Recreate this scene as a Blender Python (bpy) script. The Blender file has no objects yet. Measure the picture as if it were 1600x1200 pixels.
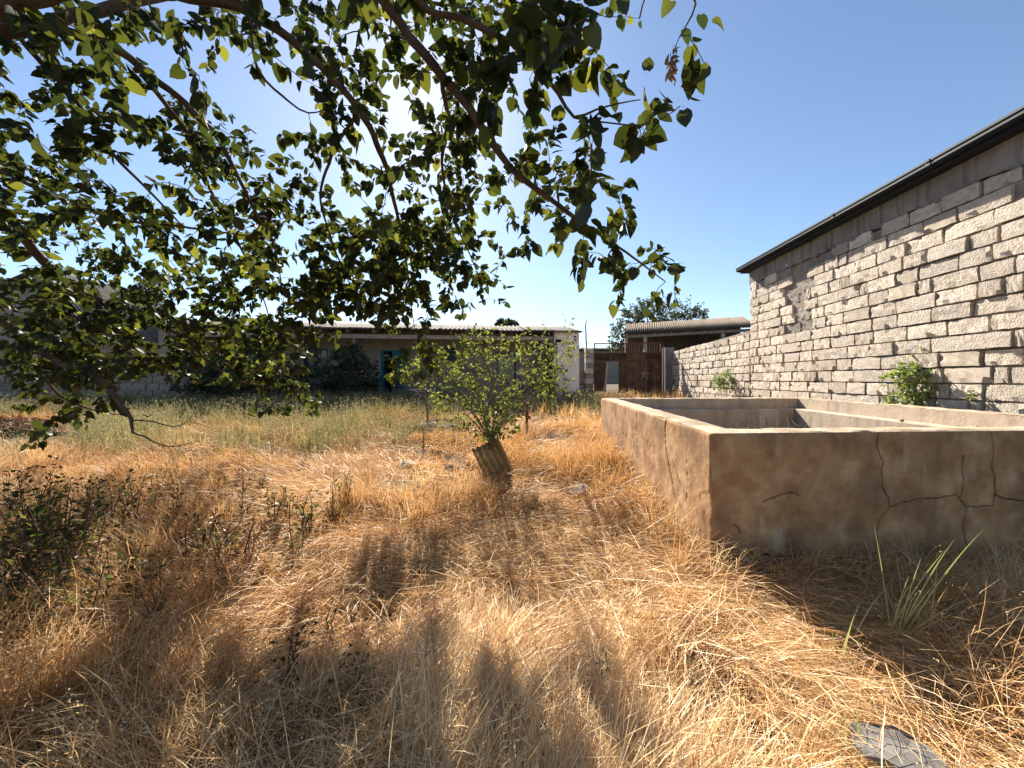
import bpy, math, random
import numpy as np
from mathutils import Vector, Matrix, Euler

# ------------------------------------------------------------------ camera, sky, sun, exposure
scene = bpy.context.scene
COL = scene.collection
EYE = 1.5
F = 600.0            # focal length in photograph pixels (1600 wide)
CX, HY = 800.0, 591.0
cam_d = bpy.data.cameras.new('camera')
cam_d.sensor_width = 36.0
cam_d.lens = F / 1600.0 * 36.0
cam_d.shift_y = -(600.0 - HY) / 1600.0
cam_d.clip_start = 0.05
cam_d.clip_end = 2000.0
cam = bpy.data.objects.new('camera', cam_d)
cam.location = (0, 0, EYE)
cam.rotation_euler = (math.radians(90), 0, 0)
COL.objects.link(cam)
scene.camera = cam

SUN_AZ, SUN_EL = -13.5, 36.5          # degrees: left of the view axis, above the horizon
world = bpy.data.worlds.new('World')
scene.world = world
world.use_nodes = True
wn = world.node_tree
bg = wn.nodes['Background']
sky = wn.nodes.new('ShaderNodeTexSky')
sky.sky_type = 'NISHITA'
sky.sun_disc = False
sky.sun_elevation = math.radians(SUN_EL)
sky.sun_rotation = math.radians(SUN_AZ)
sky.altitude = 0
sky.air_density = 1.0
sky.dust_density = 0.25
sky.ozone_density = 2.6
wn.links.new(sky.outputs['Color'], bg.inputs['Color'])
bg.inputs['Strength'].default_value = 0.057

sun_d = bpy.data.lights.new('sun', 'SUN')
sun_d.energy = 5.0
sun_d.angle = math.radians(0.53)
sun_d.color = (1.0, 0.93, 0.82)
sun = bpy.data.objects.new('sun', sun_d)
_a, _e = math.radians(SUN_AZ), math.radians(SUN_EL)
SUN_DIR = Vector((math.sin(_a) * math.cos(_e), math.cos(_a) * math.cos(_e), math.sin(_e)))
sun.rotation_euler = SUN_DIR.to_track_quat('Z', 'Y').to_euler()
sun.location = SUN_DIR * 50
COL.objects.link(sun)

vs = scene.view_settings
vs.view_transform = 'Standard'
vs.look = 'None'
vs.exposure = 1.6
vs.gamma = 1.0
vs.use_curve_mapping = False
scene.cycles.max_bounces = 4
scene.cycles.transmission_bounces = 3
scene.cycles.diffuse_bounces = 2
scene.cycles.use_denoising = True

rng = np.random.default_rng(11)
R = math.radians

# ------------------------------------------------------------------ helpers
def U(px, py, D):
    return Vector(((px - CX) / F * D, D, EYE + (HY - py) / F * D))

def to_px(p):
    p = np.asarray(p)
    D = np.maximum(p[..., 1], 1e-3)
    return CX + p[..., 0] / D * F, HY - (p[..., 2] - EYE) / D * F

def hash2(ix, iy, seed):
    h = (ix.astype(np.int64) * 374761393 + iy.astype(np.int64) * 668265263 + seed * 1442695041) & 0xFFFFFFFF
    h = ((h ^ (h >> 13)) * 1274126177) & 0xFFFFFFFF
    h = h ^ (h >> 16)
    return (h & 0xFFFF) / 65535.0

def vnoise(x, y, seed=0):
    x = np.asarray(x, float); y = np.asarray(y, float)
    ix, iy = np.floor(x), np.floor(y)
    fx, fy = x - ix, y - iy
    fx = fx * fx * (3 - 2 * fx); fy = fy * fy * (3 - 2 * fy)
    a = hash2(ix, iy, seed); b = hash2(ix + 1, iy, seed)
    c = hash2(ix, iy + 1, seed); d = hash2(ix + 1, iy + 1, seed)
    return (a * (1 - fx) + b * fx) * (1 - fy) + (c * (1 - fx) + d * fx) * fy

def fbm(x, y, seed=0, octv=4):
    s, a, t = 0, 1.0, 0
    for o in range(octv):
        s = s + a * (vnoise(x * 2 ** o, y * 2 ** o, seed + o * 17) - 0.5); t += a; a *= 0.5
    return s / t * 2

def ground_z(x, y):
    x = np.asarray(x, float); y = np.asarray(y, float)
    yy = np.clip(y, 3.0, 18.0)
    base = 0.05 * (yy - 3.0)
    near = np.clip(1 - (y - 12) / 8, 0, 1)
    return base + near * (0.10 * fbm(x * 0.8, y * 0.8, 3, 3) + 0.03 * fbm(x * 3, y * 3, 9, 2))

def gz(x, y):
    return float(ground_z(x, y))

def on_ground(px, py):
    D = 5.0
    for _ in range(60):
        x = (px - CX) / F * D
        D2 = (EYE - gz(x, D)) * F / max(py - HY, 1.0)
        D = 0.6 * D + 0.4 * min(D2, 40)
    x = (px - CX) / F * D
    return Vector((x, D, gz(x, D)))

def tag(o, label=None, cat=None, group=None, kind=None):
    if label: o['label'] = label
    if cat: o['category'] = cat
    if group: o['group'] = group
    if kind: o['kind'] = kind
    return o

def empty(name, loc, rz=0.0):
    o = bpy.data.objects.new(name, None)
    o.empty_display_size = 0.2
    o.location = loc
    o.rotation_euler = (0, 0, rz)
    COL.objects.link(o)
    return o

def link(name, me, parent=None, mat=None):
    o = bpy.data.objects.new(name, me)
    COL.objects.link(o)
    if mat is not None and not me.materials:
        me.materials.append(mat)
    if parent is not None:
        o.parent = parent
        # children are built in world coordinates: undo the parent's transform
        M = Matrix.Translation(parent.location) @ parent.rotation_euler.to_matrix().to_4x4()
        if parent.parent is not None:
            q = parent.parent
            M = Matrix.Identity(4)
            # a part's own transform is identity relative to its thing
        o.matrix_parent_inverse = M.inverted() if parent.parent is None else Matrix.Identity(4)
    return o

def np_mesh(name, V, T, smooth=True, attrs=None, quads=False):
    V = np.asarray(V, np.float32).reshape(-1, 3)
    T = np.asarray(T, np.int32)
    k = T.shape[1]
    me = bpy.data.meshes.new(name)
    me.vertices.add(len(V)); me.vertices.foreach_set('co', V.ravel())
    me.loops.add(T.size); me.loops.foreach_set('vertex_index', T.ravel())
    me.polygons.add(len(T))
    me.polygons.foreach_set('loop_start', np.arange(0, T.size, k, dtype=np.int32))
    if smooth:
        me.polygons.foreach_set('use_smooth', np.ones(len(T), bool))
    me.update(calc_edges=True)
    for n, a in (attrs or {}).items():
        at = me.attributes.new(n, 'FLOAT', 'POINT')
        at.data.foreach_set('value', np.asarray(a, np.float32))
    return me

class MB:
    """collects shapes into one mesh"""
    def __init__(s): s.v = []; s.f = []
    def add(s, vs_, fs):
        n = len(s.v); s.v += [tuple(v) for v in vs_]; s.f += [tuple(i + n for i in f) for f in fs]; return s
    def box(s, c, size, rz=0.0, rx=0.0, ry=0.0, jit=0.0):
        M = Matrix.Translation(c) @ Euler((rx, ry, rz)).to_matrix().to_4x4()
        hx, hy, hz = size[0] / 2, size[1] / 2, size[2] / 2
        vs_ = []
        for x in (-hx, hx):
            for y in (-hy, hy):
                for z in (-hz, hz):
                    p = Vector((x, y, z))
                    if jit: p += Vector(rng.uniform(-jit, jit, 3))
                    vs_.append(M @ p)
        return s.add(vs_, [(0, 1, 3, 2), (4, 6, 7, 5), (0, 4, 5, 1), (2, 3, 7, 6), (0, 2, 6, 4), (1, 5, 7, 3)])
    def bar(s, a, b, w, h, up=(0, 0, 1)):
        a = Vector(a); b = Vector(b); d = (b - a).normalized(); up = Vector(up)
        if abs(d.dot(up)) > 0.98: up = Vector((0, 1, 0))
        sx = d.cross(up).normalized(); sz = sx.cross(d).normalized()
        vs_ = []
        for p in (a, b):
            for i, j in ((-1, -1), (1, -1), (1, 1), (-1, 1)):
                vs_.append(p + sx * (i * w / 2) + sz * (j * h / 2))
        return s.add(vs_, [(3, 2, 1, 0), (4, 5, 6, 7), (0, 1, 5, 4), (1, 2, 6, 5), (2, 3, 7, 6), (3, 0, 4, 7)])
    def tube(s, pts, rad, n=6):
        pts = [Vector(p) for p in pts]; N = len(pts)
        if not hasattr(rad, '__len__'): rad = [rad] * N
        up = Vector((0.31, 0.17, 0.93)); base = len(s.v)
        for i, p in enumerate(pts):
            d = (pts[min(i + 1, N - 1)] - pts[max(i - 1, 0)])
            d = d.normalized() if d.length > 1e-9 else Vector((0, 0, 1))
            a = d.cross(up)
            if a.length < 1e-3: a = d.cross(Vector((1, 0, 0)))
            a.normalize(); b = d.cross(a)
            for k in range(n):
                t = 2 * math.pi * k / n
                s.v.append(tuple(p + (a * math.cos(t) + b * math.sin(t)) * rad[i]))
        for i in range(N - 1):
            for k in range(n):
                k2 = (k + 1) % n
                s.f.append((base + i * n + k, base + i * n + k2, base + (i + 1) * n + k2, base + (i + 1) * n + k))
        s.f.append(tuple(base + k for k in range(n))[::-1])
        s.f.append(tuple(base + (N - 1) * n + k for k in range(n)))
        return s
    def prism(s, poly, d):
        """closed polygon (3D points, flat) swept by vector d"""
        d = Vector(d); n = len(poly)
        vs_ = [Vector(p) for p in poly] + [Vector(p) + d for p in poly]
        fs = [tuple(range(n))[::-1], tuple(range(n, 2 * n))]
        for i in range(n):
            j = (i + 1) % n; fs.append((i, j, n + j, n + i))
        return s.add(vs_, fs)
    def rock(s, c, size, seed, sub=2):
        r = np.random.default_rng(seed)
        import bmesh
        bm = bmesh.new(); bmesh.ops.create_icosphere(bm, subdivisions=sub, radius=1)
        cuts = [(Vector(r.normal(size=3)).normalized(), r.uniform(.55, .85)) for _ in range(9)]
        vs_ = []
        for v in bm.verts:
            p = v.co.copy()
            for n_, k in cuts:
                e = p.dot(n_) - k
                if e > 0: p -= n_ * e
            vs_.append((c[0] + p.x * size[0], c[1] + p.y * size[1], c[2] + p.z * size[2]))
        fs = [tuple(v.index for v in f.verts) for f in bm.faces]; bm.free()
        return s.add(vs_, fs)
    def build(s, name, mat, parent=None, smooth=False, bevel=0.0):
        me = bpy.data.meshes.new(name)
        me.from_pydata([tuple(v) for v in s.v], [], s.f); me.update()
        if smooth: me.polygons.foreach_set('use_smooth', np.ones(len(me.polygons), bool))
        o = link(name, me, parent, mat)
        if bevel:
            m = o.modifiers.new('bevel', 'BEVEL'); m.width = bevel; m.segments = 2; m.limit_method = 'ANGLE'
        return o

def spline(pts, step=0.08):
    """Catmull-Rom through rows of (x,y,z,...)"""
    P = np.asarray(pts, float); out = []
    n = len(P)
    for i in range(n - 1):
        p0, p1, p2, p3 = P[max(i - 1, 0)], P[i], P[i + 1], P[min(i + 2, n - 1)]
        m = max(2, int(np.linalg.norm(p2[:3] - p1[:3]) / step))
        for k in range(m):
            t = k / m
            out.append(0.5 * ((2 * p1) + (-p0 + p2) * t + (2 * p0 - 5 * p1 + 4 * p2 - p3) * t * t + (-p0 + 3 * p1 - 3 * p2 + p3) * t ** 3))
    out.append(P[-1])
    return np.array(out)

# ------------------------------------------------------------------ materials
def newmat(name):
    m = bpy.data.materials.new(name); m.use_nodes = True
    nt = m.node_tree; nt.nodes.clear()
    out = nt.nodes.new('ShaderNodeOutputMaterial')
    return m, nt, out

def N(nt, t, **kw):
    n = nt.nodes.new(t)
    for k, v in kw.items(): setattr(n, k, v)
    return n

def ramp(nt, stops):
    r = nt.nodes.new('ShaderNodeValToRGB')
    el = r.color_ramp.elements
    while len(el) > 1: el.remove(el[-1])
    el[0].position = stops[0][0]; el[0].color = (*stops[0][1], 1)
    for p, c in stops[1:]:
        e = el.new(p); e.color = (*c, 1)
    return r

def surf(name, stops, scale=4.0, rough=0.9, bump=0.3, bscale=40.0, bdist=0.01, detail=8, objrand=0.0,
         blotch=None, bscale2=None, spec=0.2, metallic=0.0, coord='Object', stretch=None, crack=None, streak=None):
    m, nt, out = newmat(name)
    L = nt.links.new
    b = N(nt, 'ShaderNodeBsdfPrincipled')
    b.inputs['Roughness'].default_value = rough
    b.inputs['Specular IOR Level'].default_value = spec
    b.inputs['Metallic'].default_value = metallic
    tc = N(nt, 'ShaderNodeTexCoord')
    src = tc.outputs[coord]
    if coord == 'World':
        pass
    if stretch:
        mp = N(nt, 'ShaderNodeMapping'); mp.inputs['Scale'].default_value = stretch
        L(src, mp.inputs['Vector']); src = mp.outputs['Vector']
    oi = N(nt, 'ShaderNodeObjectInfo')
    # shift the pattern for every object so that copies differ
    add = N(nt, 'ShaderNodeVectorMath', operation='ADD')
    mul = N(nt, 'ShaderNodeMath', operation='MULTIPLY'); mul.inputs[1].default_value = 37.0
    L(oi.outputs['Random'], mul.inputs[0]); L(mul.outputs[0], add.inputs[1]); L(src, add.inputs[0])
    src = add.outputs[0]
    nz = N(nt, 'ShaderNodeTexNoise'); nz.inputs['Scale'].default_value = scale; nz.inputs['Detail'].default_value = detail
    nz.inputs['Roughness'].default_value = 0.62
    L(src, nz.inputs['Vector'])
    rp = ramp(nt, stops); L(nz.outputs['Fac'], rp.inputs['Fac'])
    col = rp.outputs['Color']
    def mixc(fac, c1, c2, mode='MIX'):
        mx = N(nt, 'ShaderNodeMix', data_type='RGBA', blend_type=mode)
        if isinstance(fac, (int, float)): mx.inputs[0].default_value = fac
        else: L(fac, mx.inputs[0])
        for k, c in ((6, c1), (7, c2)):
            if isinstance(c, tuple): mx.inputs[k].default_value = (*c, 1)
            else: L(c, mx.inputs[k])
        return mx.outputs[2]
    if blotch:
        bc, bs, lo, hi = blotch
        n2 = N(nt, 'ShaderNodeTexNoise'); n2.inputs['Scale'].default_value = bs; n2.inputs['Detail'].default_value = 6
        L(src, n2.inputs['Vector'])
        mr = N(nt, 'ShaderNodeMapRange'); mr.inputs[1].default_value = lo; mr.inputs[2].default_value = hi
        L(n2.outputs['Fac'], mr.inputs[0]); col = mixc(mr.outputs[0], col, bc)
    if streak:
        sc_, sx, lo, hi = streak
        mp2 = N(nt, 'ShaderNodeMapping'); mp2.inputs['Scale'].default_value = sx
        L(src, mp2.inputs['Vector'])
        n3 = N(nt, 'ShaderNodeTexNoise'); n3.inputs['Scale'].default_value = 1.0; n3.inputs['Detail'].default_value = 5
        L(mp2.outputs[0], n3.inputs['Vector'])
        mr = N(nt, 'ShaderNodeMapRange'); mr.inputs[1].default_value = lo; mr.inputs[2].default_value = hi
        L(n3.outputs['Fac'], mr.inputs[0]); col = mixc(mr.outputs[0], col, sc_)
    if objrand:
        mr = N(nt, 'ShaderNodeMapRange'); mr.inputs[3].default_value = 1 - objrand; mr.inputs[4].default_value = 1 + objrand
        L(oi.outputs['Random'], mr.inputs[0])
        hs = N(nt, 'ShaderNodeHueSaturation'); L(mr.outputs[0], hs.inputs['Value']); L(col, hs.inputs['Color']); col = hs.outputs['Color']
    if crack:
        at = N(nt, 'ShaderNodeAttribute', attribute_name='crack')
        col = mixc(at.outputs['Fac'], col, crack)
    L(col, b.inputs['Base Color'])
    if bump:
        nb = N(nt, 'ShaderNodeTexNoise'); nb.inputs['Scale'].default_value = bscale; nb.inputs['Detail'].default_value = 9
        nb.inputs['Roughness'].default_value = 0.65
        L(src, nb.inputs['Vector'])
        h = nb.outputs['Fac']
        if bscale2:
            wv = N(nt, 'ShaderNodeTexWave'); wv.inputs['Scale'].default_value = bscale2; wv.inputs['Distortion'].default_value = 1.2
            mp3 = N(nt, 'ShaderNodeMapping'); mp3.inputs['Rotation'].default_value = (0, 0.6, 0)
            L(src, mp3.inputs['Vector']); L(mp3.outputs[0], wv.inputs['Vector'])
            ad = N(nt, 'ShaderNodeMath', operation='ADD'); L(h, ad.inputs[0]); L(wv.outputs['Fac'], ad.inputs[1]); h = ad.outputs[0]
        bp = N(nt, 'ShaderNodeBump'); bp.inputs['Strength'].default_value = bump; bp.inputs['Distance'].default_value = bdist
        L(h, bp.inputs['Height']); L(bp.outputs[0], b.inputs['Normal'])
    L(b.outputs[0], out.inputs['Surface'])
    return m

def foliage_mat(name, stops, trans_stops, tf=0.45, gloss=0.05, inst=False, rough=0.45):
    """leaf or blade: diffuse both sides plus light coming through"""
    m, nt, out = newmat(name); L = nt.links.new
    at = N(nt, 'ShaderNodeAttribute', attribute_name='tint')
    oi = N(nt, 'ShaderNodeObjectInfo')
    ad = N(nt, 'ShaderNodeMath', operation='ADD'); L(at.outputs['Fac'], ad.inputs[0])
    if inst:
        ad.inputs[1].default_value = 0.0; val = ad.outputs[0]     # every blade carries its own tone
    else:
        L(oi.outputs['Random'], ad.inputs[1])
        fr = N(nt, 'ShaderNodeMath', operation='FRACT'); L(ad.outputs[0], fr.inputs[0]); val = fr.outputs[0]
    r1, r2 = ramp(nt, stops), ramp(nt, trans_stops)
    L(val, r1.inputs['Fac']); L(val, r2.inputs['Fac'])
    df = N(nt, 'ShaderNodeBsdfDiffuse'); L(r1.outputs[0], df.inputs['Color'])
    tr = N(nt, 'ShaderNodeBsdfTranslucent'); L(r2.outputs[0], tr.inputs['Color'])
    mx = N(nt, 'ShaderNodeMixShader'); mx.inputs[0].default_value = tf
    L(df.outputs[0], mx.inputs[1]); L(tr.outputs[0], mx.inputs[2])
    gl = N(nt, 'ShaderNodeBsdfGlossy'); gl.inputs['Roughness'].default_value = rough
    m2 = N(nt, 'ShaderNodeMixShader'); m2.inputs[0].default_value = gloss
    L(mx.outputs[0], m2.inputs[1]); L(gl.outputs[0], m2.inputs[2])
    L(m2.outputs[0], out.inputs['Surface'])
    return m

M = {}
M['soil'] = surf('soil', [(.3, (.045, .028, .016)), (.6, (.10, .064, .036)), (.8, (.16, .105, .06))], 2.5, .95, .6, 30, .03)
M['stone'] = surf('limestone', [(.25, (.46, .375, .295)), (.5, (.66, .555, .445)), (.75, (.78, .68, .565))], 2.4, .95, 1.0, 7, .05, objrand=.14,
                  blotch=((.40, .335, .275), 1.3, .58, .85), stretch=(2.4, .9, 1.1))
M['stone_cut'] = surf('saw_cut_limestone', [(.25, (.50, .41, .315)), (.5, (.65, .545, .43)), (.75, (.74, .64, .52))], 2.4, .95, .9, 9, .03, objrand=.12, bscale2=5, stretch=(2.4, .9, 1.1))
M['stone_grey'] = surf('greyish_limestone', [(.25, (.44, .365, .295)), (.5, (.60, .51, .415)), (.75, (.70, .61, .505))], 2.4, .95, 1.0, 8, .05, objrand=.12, stretch=(2.4, .9, 1.1))
M['stone_dark'] = surf('weathered_limestone', [(.25, (.20, .17, .145)), (.5, (.33, .285, .24)), (.75, (.45, .40, .34))], 5.0, .95, 1.0, 14, .06, objrand=.15)
M['shedwall'] = surf('shaded_shed_boards', [(.3, (.045, .035, .028)), (.6, (.09, .072, .056)), (.8, (.14, .115, .09))], 3.0, .95, .6, 18, .03)  # tone set dark to carry the shade under the shed roof
M['star'] = surf('star_plate', [(.3, (.17, .10, .07)), (.6, (.30, .20, .15)), (.8, (.38, .27, .21))], 8, .85, .3, 30, .006)
M['mortar'] = surf('mortar', [(.3, (.19, .155, .125)), (.6, (.33, .28, .23)), (.8, (.42, .37, .31))], 4.0, .95, 1.0, 18, .05)
M['beam_conc'] = surf('ring_beam_concrete', [(.3, (.15, .13, .112)), (.55, (.24, .21, .183)), (.8, (.31, .275, .24))], 2.0, .9, .4, 25, .02,
                      streak=((.10, .088, .076), (9, 9, .9), .50, .70))
M['gutter'] = surf('gutter_paint', [(.3, (.008, .011, .016)), (.7, (.014, .018, .025))], 3.0, .55, 0, spec=.2)
M['plaster'] = surf('tank_plaster', [(.30, (.21, .112, .052)), (.42, (.31, .172, .082)), (.53, (.385, .228, .112)), (.68, (.50, .33, .18))], 4.5, .92, .5, 26, .012,
                    blotch=((.19, .11, .06), 2.0, .50, .70), crack=(.055, .035, .021), streak=((.50, .39, .27), (6, 6, 2.2), .60, .82))
M['plaster_top'] = surf('tank_coping', [(.28, (.24, .17, .11)), (.45, (.38, .285, .19)), (.6, (.47, .365, .255)), (.8, (.56, .45, .33))], 5.0, .92, .7, 30, .02,
                        blotch=((.20, .15, .10), 3.0, .52, .70))
M['tank_in'] = surf('tank_inside', [(.25, (.32, .245, .18)), (.5, (.44, .345, .255)), (.8, (.53, .43, .33))], 2.5, .92, .5, 20, .015,
                    streak=((.27, .22, .175), (6, 6, .8), .5, .75))
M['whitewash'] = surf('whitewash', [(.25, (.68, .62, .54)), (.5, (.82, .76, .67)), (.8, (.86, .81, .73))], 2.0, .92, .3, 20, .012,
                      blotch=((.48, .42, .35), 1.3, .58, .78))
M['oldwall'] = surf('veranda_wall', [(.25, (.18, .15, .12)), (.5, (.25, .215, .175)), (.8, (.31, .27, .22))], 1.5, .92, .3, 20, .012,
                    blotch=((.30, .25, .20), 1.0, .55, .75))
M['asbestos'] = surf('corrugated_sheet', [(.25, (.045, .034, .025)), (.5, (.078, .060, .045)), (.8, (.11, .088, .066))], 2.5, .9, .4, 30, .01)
M['brownroof'] = surf('brown_roof', [(.25, (.06, .040, .025)), (.5, (.10, .068, .043)), (.8, (.14, .098, .063))], 1.5, .85, .3, 20, .01, objrand=.08)
M['greyroof'] = surf('grey_roof', [(.25, (.075, .07, .064)), (.5, (.115, .107, .098)), (.8, (.16, .15, .138))], 1.2, .85, .3, 20, .01)
M['guardsheet'] = surf('guard_sheet', [(.25, (.15, .10, .045)), (.5, (.27, .19, .09)), (.8, (.37, .28, .15))], 5, .8, .4, 40, .006)
M['teal'] = surf('teal_paint', [(.3, (.02, .10, .14)), (.6, (.03, .17, .23)), (.8, (.06, .23, .30))], 3.0, .6, .3, 30, .006)
M['tealdark'] = surf('teal_paint_old', [(.3, (.012, .05, .065)), (.7, (.02, .085, .11))], 3.0, .6, .3, 30, .006)
M['dark'] = surf('dark_interior', [(.3, (.012, .011, .010)), (.7, (.022, .020, .018))], 3.0, .9, 0)
M['pane'] = surf('window_pane', [(.3, (.02, .03, .035)), (.7, (.03, .045, .05))], 2.0, .12, 0, spec=.5)
M['wood'] = surf('old_wood', [(.25, (.13, .095, .065)), (.5, (.22, .17, .125)), (.8, (.30, .245, .19))], 6, .9, .5, 30, .008, stretch=(1, 1, .3))
M['greywood'] = surf('grey_wood', [(.25, (.22, .19, .16)), (.5, (.34, .30, .26)), (.8, (.44, .40, .35))], 6, .9, .5, 30, .008)
M['rust'] = surf('rusty_sheet', [(.25, (.034, .021, .015)), (.45, (.070, .042, .029)), (.62, (.115, .070, .048)), (.8, (.20, .14, .105))], 3.0, .85, .4, 25, .008, objrand=.38,
                 streak=((.07, .04, .03), (8, 8, .8), .5, .75))
M['rustbar'] = surf('rusty_bar', [(.25, (.06, .03, .02)), (.5, (.14, .06, .03)), (.8, (.22, .10, .05))], 12, .85, .4, 60, .004)
M['slate'] = surf('slate_sheet', [(.25, (.08, .075, .068)), (.5, (.14, .132, .122)), (.8, (.21, .20, .185))], 7, .75, .5, 60, .006)
M['bark'] = surf('mulberry_bark', [(.25, (.055, .036, .024)), (.5, (.12, .08, .052)), (.8, (.20, .145, .10))], 9, .95, .9, 35, .02)
M['bark2'] = surf('grey_bark', [(.25, (.10, .08, .06)), (.5, (.17, .14, .11)), (.8, (.25, .21, .17))], 9, .95, .8, 35, .02)
M['path'] = surf('bare_path', [(.25, (.30, .235, .19)), (.5, (.40, .325, .27)), (.8, (.48, .40, .34))], 1.5, .95, .5, 25, .02)
M['rubble'] = surf('rubble', [(.25, (.20, .165, .13)), (.5, (.32, .27, .22)), (.8, (.45, .40, .34))], 5, .95, .8, 30, .02, objrand=.25)
M['clod'] = surf('dark_clod', [(.25, (.035, .026, .02)), (.5, (.075, .055, .04)), (.8, (.13, .095, .07))], 8, .95, .9, 40, .02)
M['white'] = surf('white_paint', [(.3, (.60, .59, .57)), (.7, (.76, .75, .73))], 4, .7, .2, 30, .004)
M['pole'] = surf('galvanised_pole', [(.3, (.16, .16, .16)), (.7, (.28, .28, .27))], 6, .5, 0, metallic=.4)
M['dryleaf'] = foliage_mat('dry_leaf', [(0, (.20, .11, .06)), (1, (.36, .23, .14))], [(0, (.3, .16, .08)), (1, (.4, .25, .14))], .35)
M['redleaf'] = foliage_mat('dead_red_leaf', [(0, (.10, .04, .028)), (1, (.24, .11, .075))], [(0, (.16, .06, .03)), (1, (.3, .14, .08))], .3, .02)
M['leaf'] = foliage_mat('mulberry_leaf', [(0, (.016, .023, .008)), (.5, (.025, .037, .011)), (1, (.048, .060, .017))],
                        [(0, (.035, .052, .008)), (.6, (.052, .061, .007)), (.9, (.115, .122, .012)), (1, (.25, .245, .028))], .46, .03, rough=.45)
M['sapleaf'] = foliage_mat('sapling_leaf', [(0, (.045, .075, .02)), (1, (.09, .13, .035))], [(0, (.12, .155, .02)), (1, (.30, .32, .05))], .48, .02)
M['darkleaf'] = foliage_mat('dark_shrub_leaf', [(0, (.022, .036, .018)), (1, (.045, .065, .03))], [(0, (.05, .075, .02)), (1, (.09, .12, .03))], .4, .04)
M['olive'] = foliage_mat('olive_leaf', [(0, (.045, .06, .035)), (1, (.11, .135, .09))], [(0, (.06, .08, .03)), (1, (.13, .15, .06))], .35, .05)
M['wallbush'] = foliage_mat('wall_bush_leaf', [(0, (.07, .11, .025)), (1, (.16, .20, .06))], [(0, (.18, .25, .03)), (1, (.34, .40, .09))], .45, .06)
M['weedleaf'] = foliage_mat('weed_leaf', [(0, (.026, .034, .012)), (.45, (.048, .058, .020)), (.7, (.09, .075, .03)), (1, (.14, .065, .035))],
                            [(0, (.07, .09, .02)), (.7, (.15, .17, .03)), (1, (.25, .12, .05))], .42, .012)
M['weedstem'] = surf('weed_stem', [(.3, (.09, .05, .03)), (.7, (.17, .10, .06))], 12, .9, 0)
M['reed'] = foliage_mat('green_blade', [(0, (.20, .25, .07)), (1, (.42, .43, .16))], [(0, (.30, .36, .09)), (1, (.48, .50, .18))], .4, .06)
M['straw'] = foliage_mat('dry_grass_blade',
                         [(0, (.13, .085, .030)), (.22, (.23, .138, .050)), (.42, (.44, .225, .080)), (.62, (.61, .345, .135)), (.82, (.74, .47, .215)), (1, (.84, .64, .37))],
                         [(0, (.20, .145, .03)), (.22, (.32, .19, .05)), (.42, (.55, .27, .08)), (.62, (.69, .375, .135)), (.82, (.77, .48, .21)), (1, (.84, .62, .34))],
                         .36, .035, inst=True, rough=.42)
M['oat'] = foliage_mat('green_grass_blade',
                       [(0, (.11, .11, .05)), (.5, (.20, .185, .09)), (1, (.38, .31, .17))],
                       [(0, (.14, .15, .05)), (.5, (.24, .23, .09)), (1, (.42, .34, .16))], .42, .03, inst=True, rough=.5)

# ------------------------------------------------------------------ frames of the place
ANG = math.atan(48 / F)
AX = Vector((math.sin(ANG), math.cos(ANG), 0))          # along the block wall, away from the camera
NX = Vector((math.cos(ANG), -math.sin(ANG), 0))         # to the right of it
W = 6.0
def wall_pt(t, z, out=0.0):
    p = NX * (W - out) + AX * t
    return Vector((p.x, p.y, z))
def wall_t(px):
    k = (px - CX) / F
    a, b = NX * W, AX
    return (k * a.y - a.x) / (b.x - k * b.y)
T_CORNER = wall_t(1172); T_END = wall_t(1040)
Y_CORNER = wall_pt(T_CORNER, 0).y

TANK_TOP = 1.5 - 0.4125
K = 0.4125 * F
def top_pt(px, py):
    D = K / (py - HY); return Vector(((px - CX) / F * D, D, TANK_TOP))
TNL = top_pt(1112, 676)                 # tank corners (outer), in plan
TFL = top_pt(940, 621.6)
TNR = Vector((5.87, 3.18, TANK_TOP))
TFR = Vector((6.30, 8.35, TANK_TOP))

# ------------------------------------------------------------------ ground
def make_ground():
    xs = np.unique(np.concatenate([np.arange(-14, 14.01, .14), np.array([-400, -150, -60, -30, -20, 20, 30, 60, 150, 400])]))
    ys = np.unique(np.concatenate([np.arange(-2, 20.01, .14), np.array([-60, -20, -8, 24, 30, 45, 80, 160, 600])]))
    X, Y = np.meshgrid(xs, ys)
    Z = ground_z(X, Y)
    V = np.stack([X, Y, Z], -1).reshape(-1, 3)
    nx, ny = len(xs), len(ys)
    i, j = np.meshgrid(np.arange(nx - 1), np.arange(ny - 1))
    a = (j * nx + i).ravel()
    Q = np.stack([a, a + 1, a + 1 + nx, a + nx], -1)
    o = link('ground', np_mesh('ground', V, Q), None, M['soil'])
    tag(o, kind='structure')
make_ground()

def make_path():
    a = on_ground(-40, 690); 
    V = []; n = 24; m = 6
    for i in range(n + 1):
        for j in range(m + 1):
            x = -22 + i / n * 14.4; y0 = 9.3 + 1.0 * (i / n) 
            w = 1.0 * (1 - 0.75 * (i / n) ** 3)
            y = y0 + (j / m - .5) * w * 2 + .15 * math.sin(i * 1.7)
            V.append((x, y, gz(x, y) + .035))
    Q = [(i * (m + 1) + j, (i + 1) * (m + 1) + j, (i + 1) * (m + 1) + j + 1, i * (m + 1) + j + 1) for i in range(n) for j in range(m)]
    tag(link('dirt_path', np_mesh('dirt_path', V, Q), None, M['path']), kind='structure')
make_path()

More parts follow.
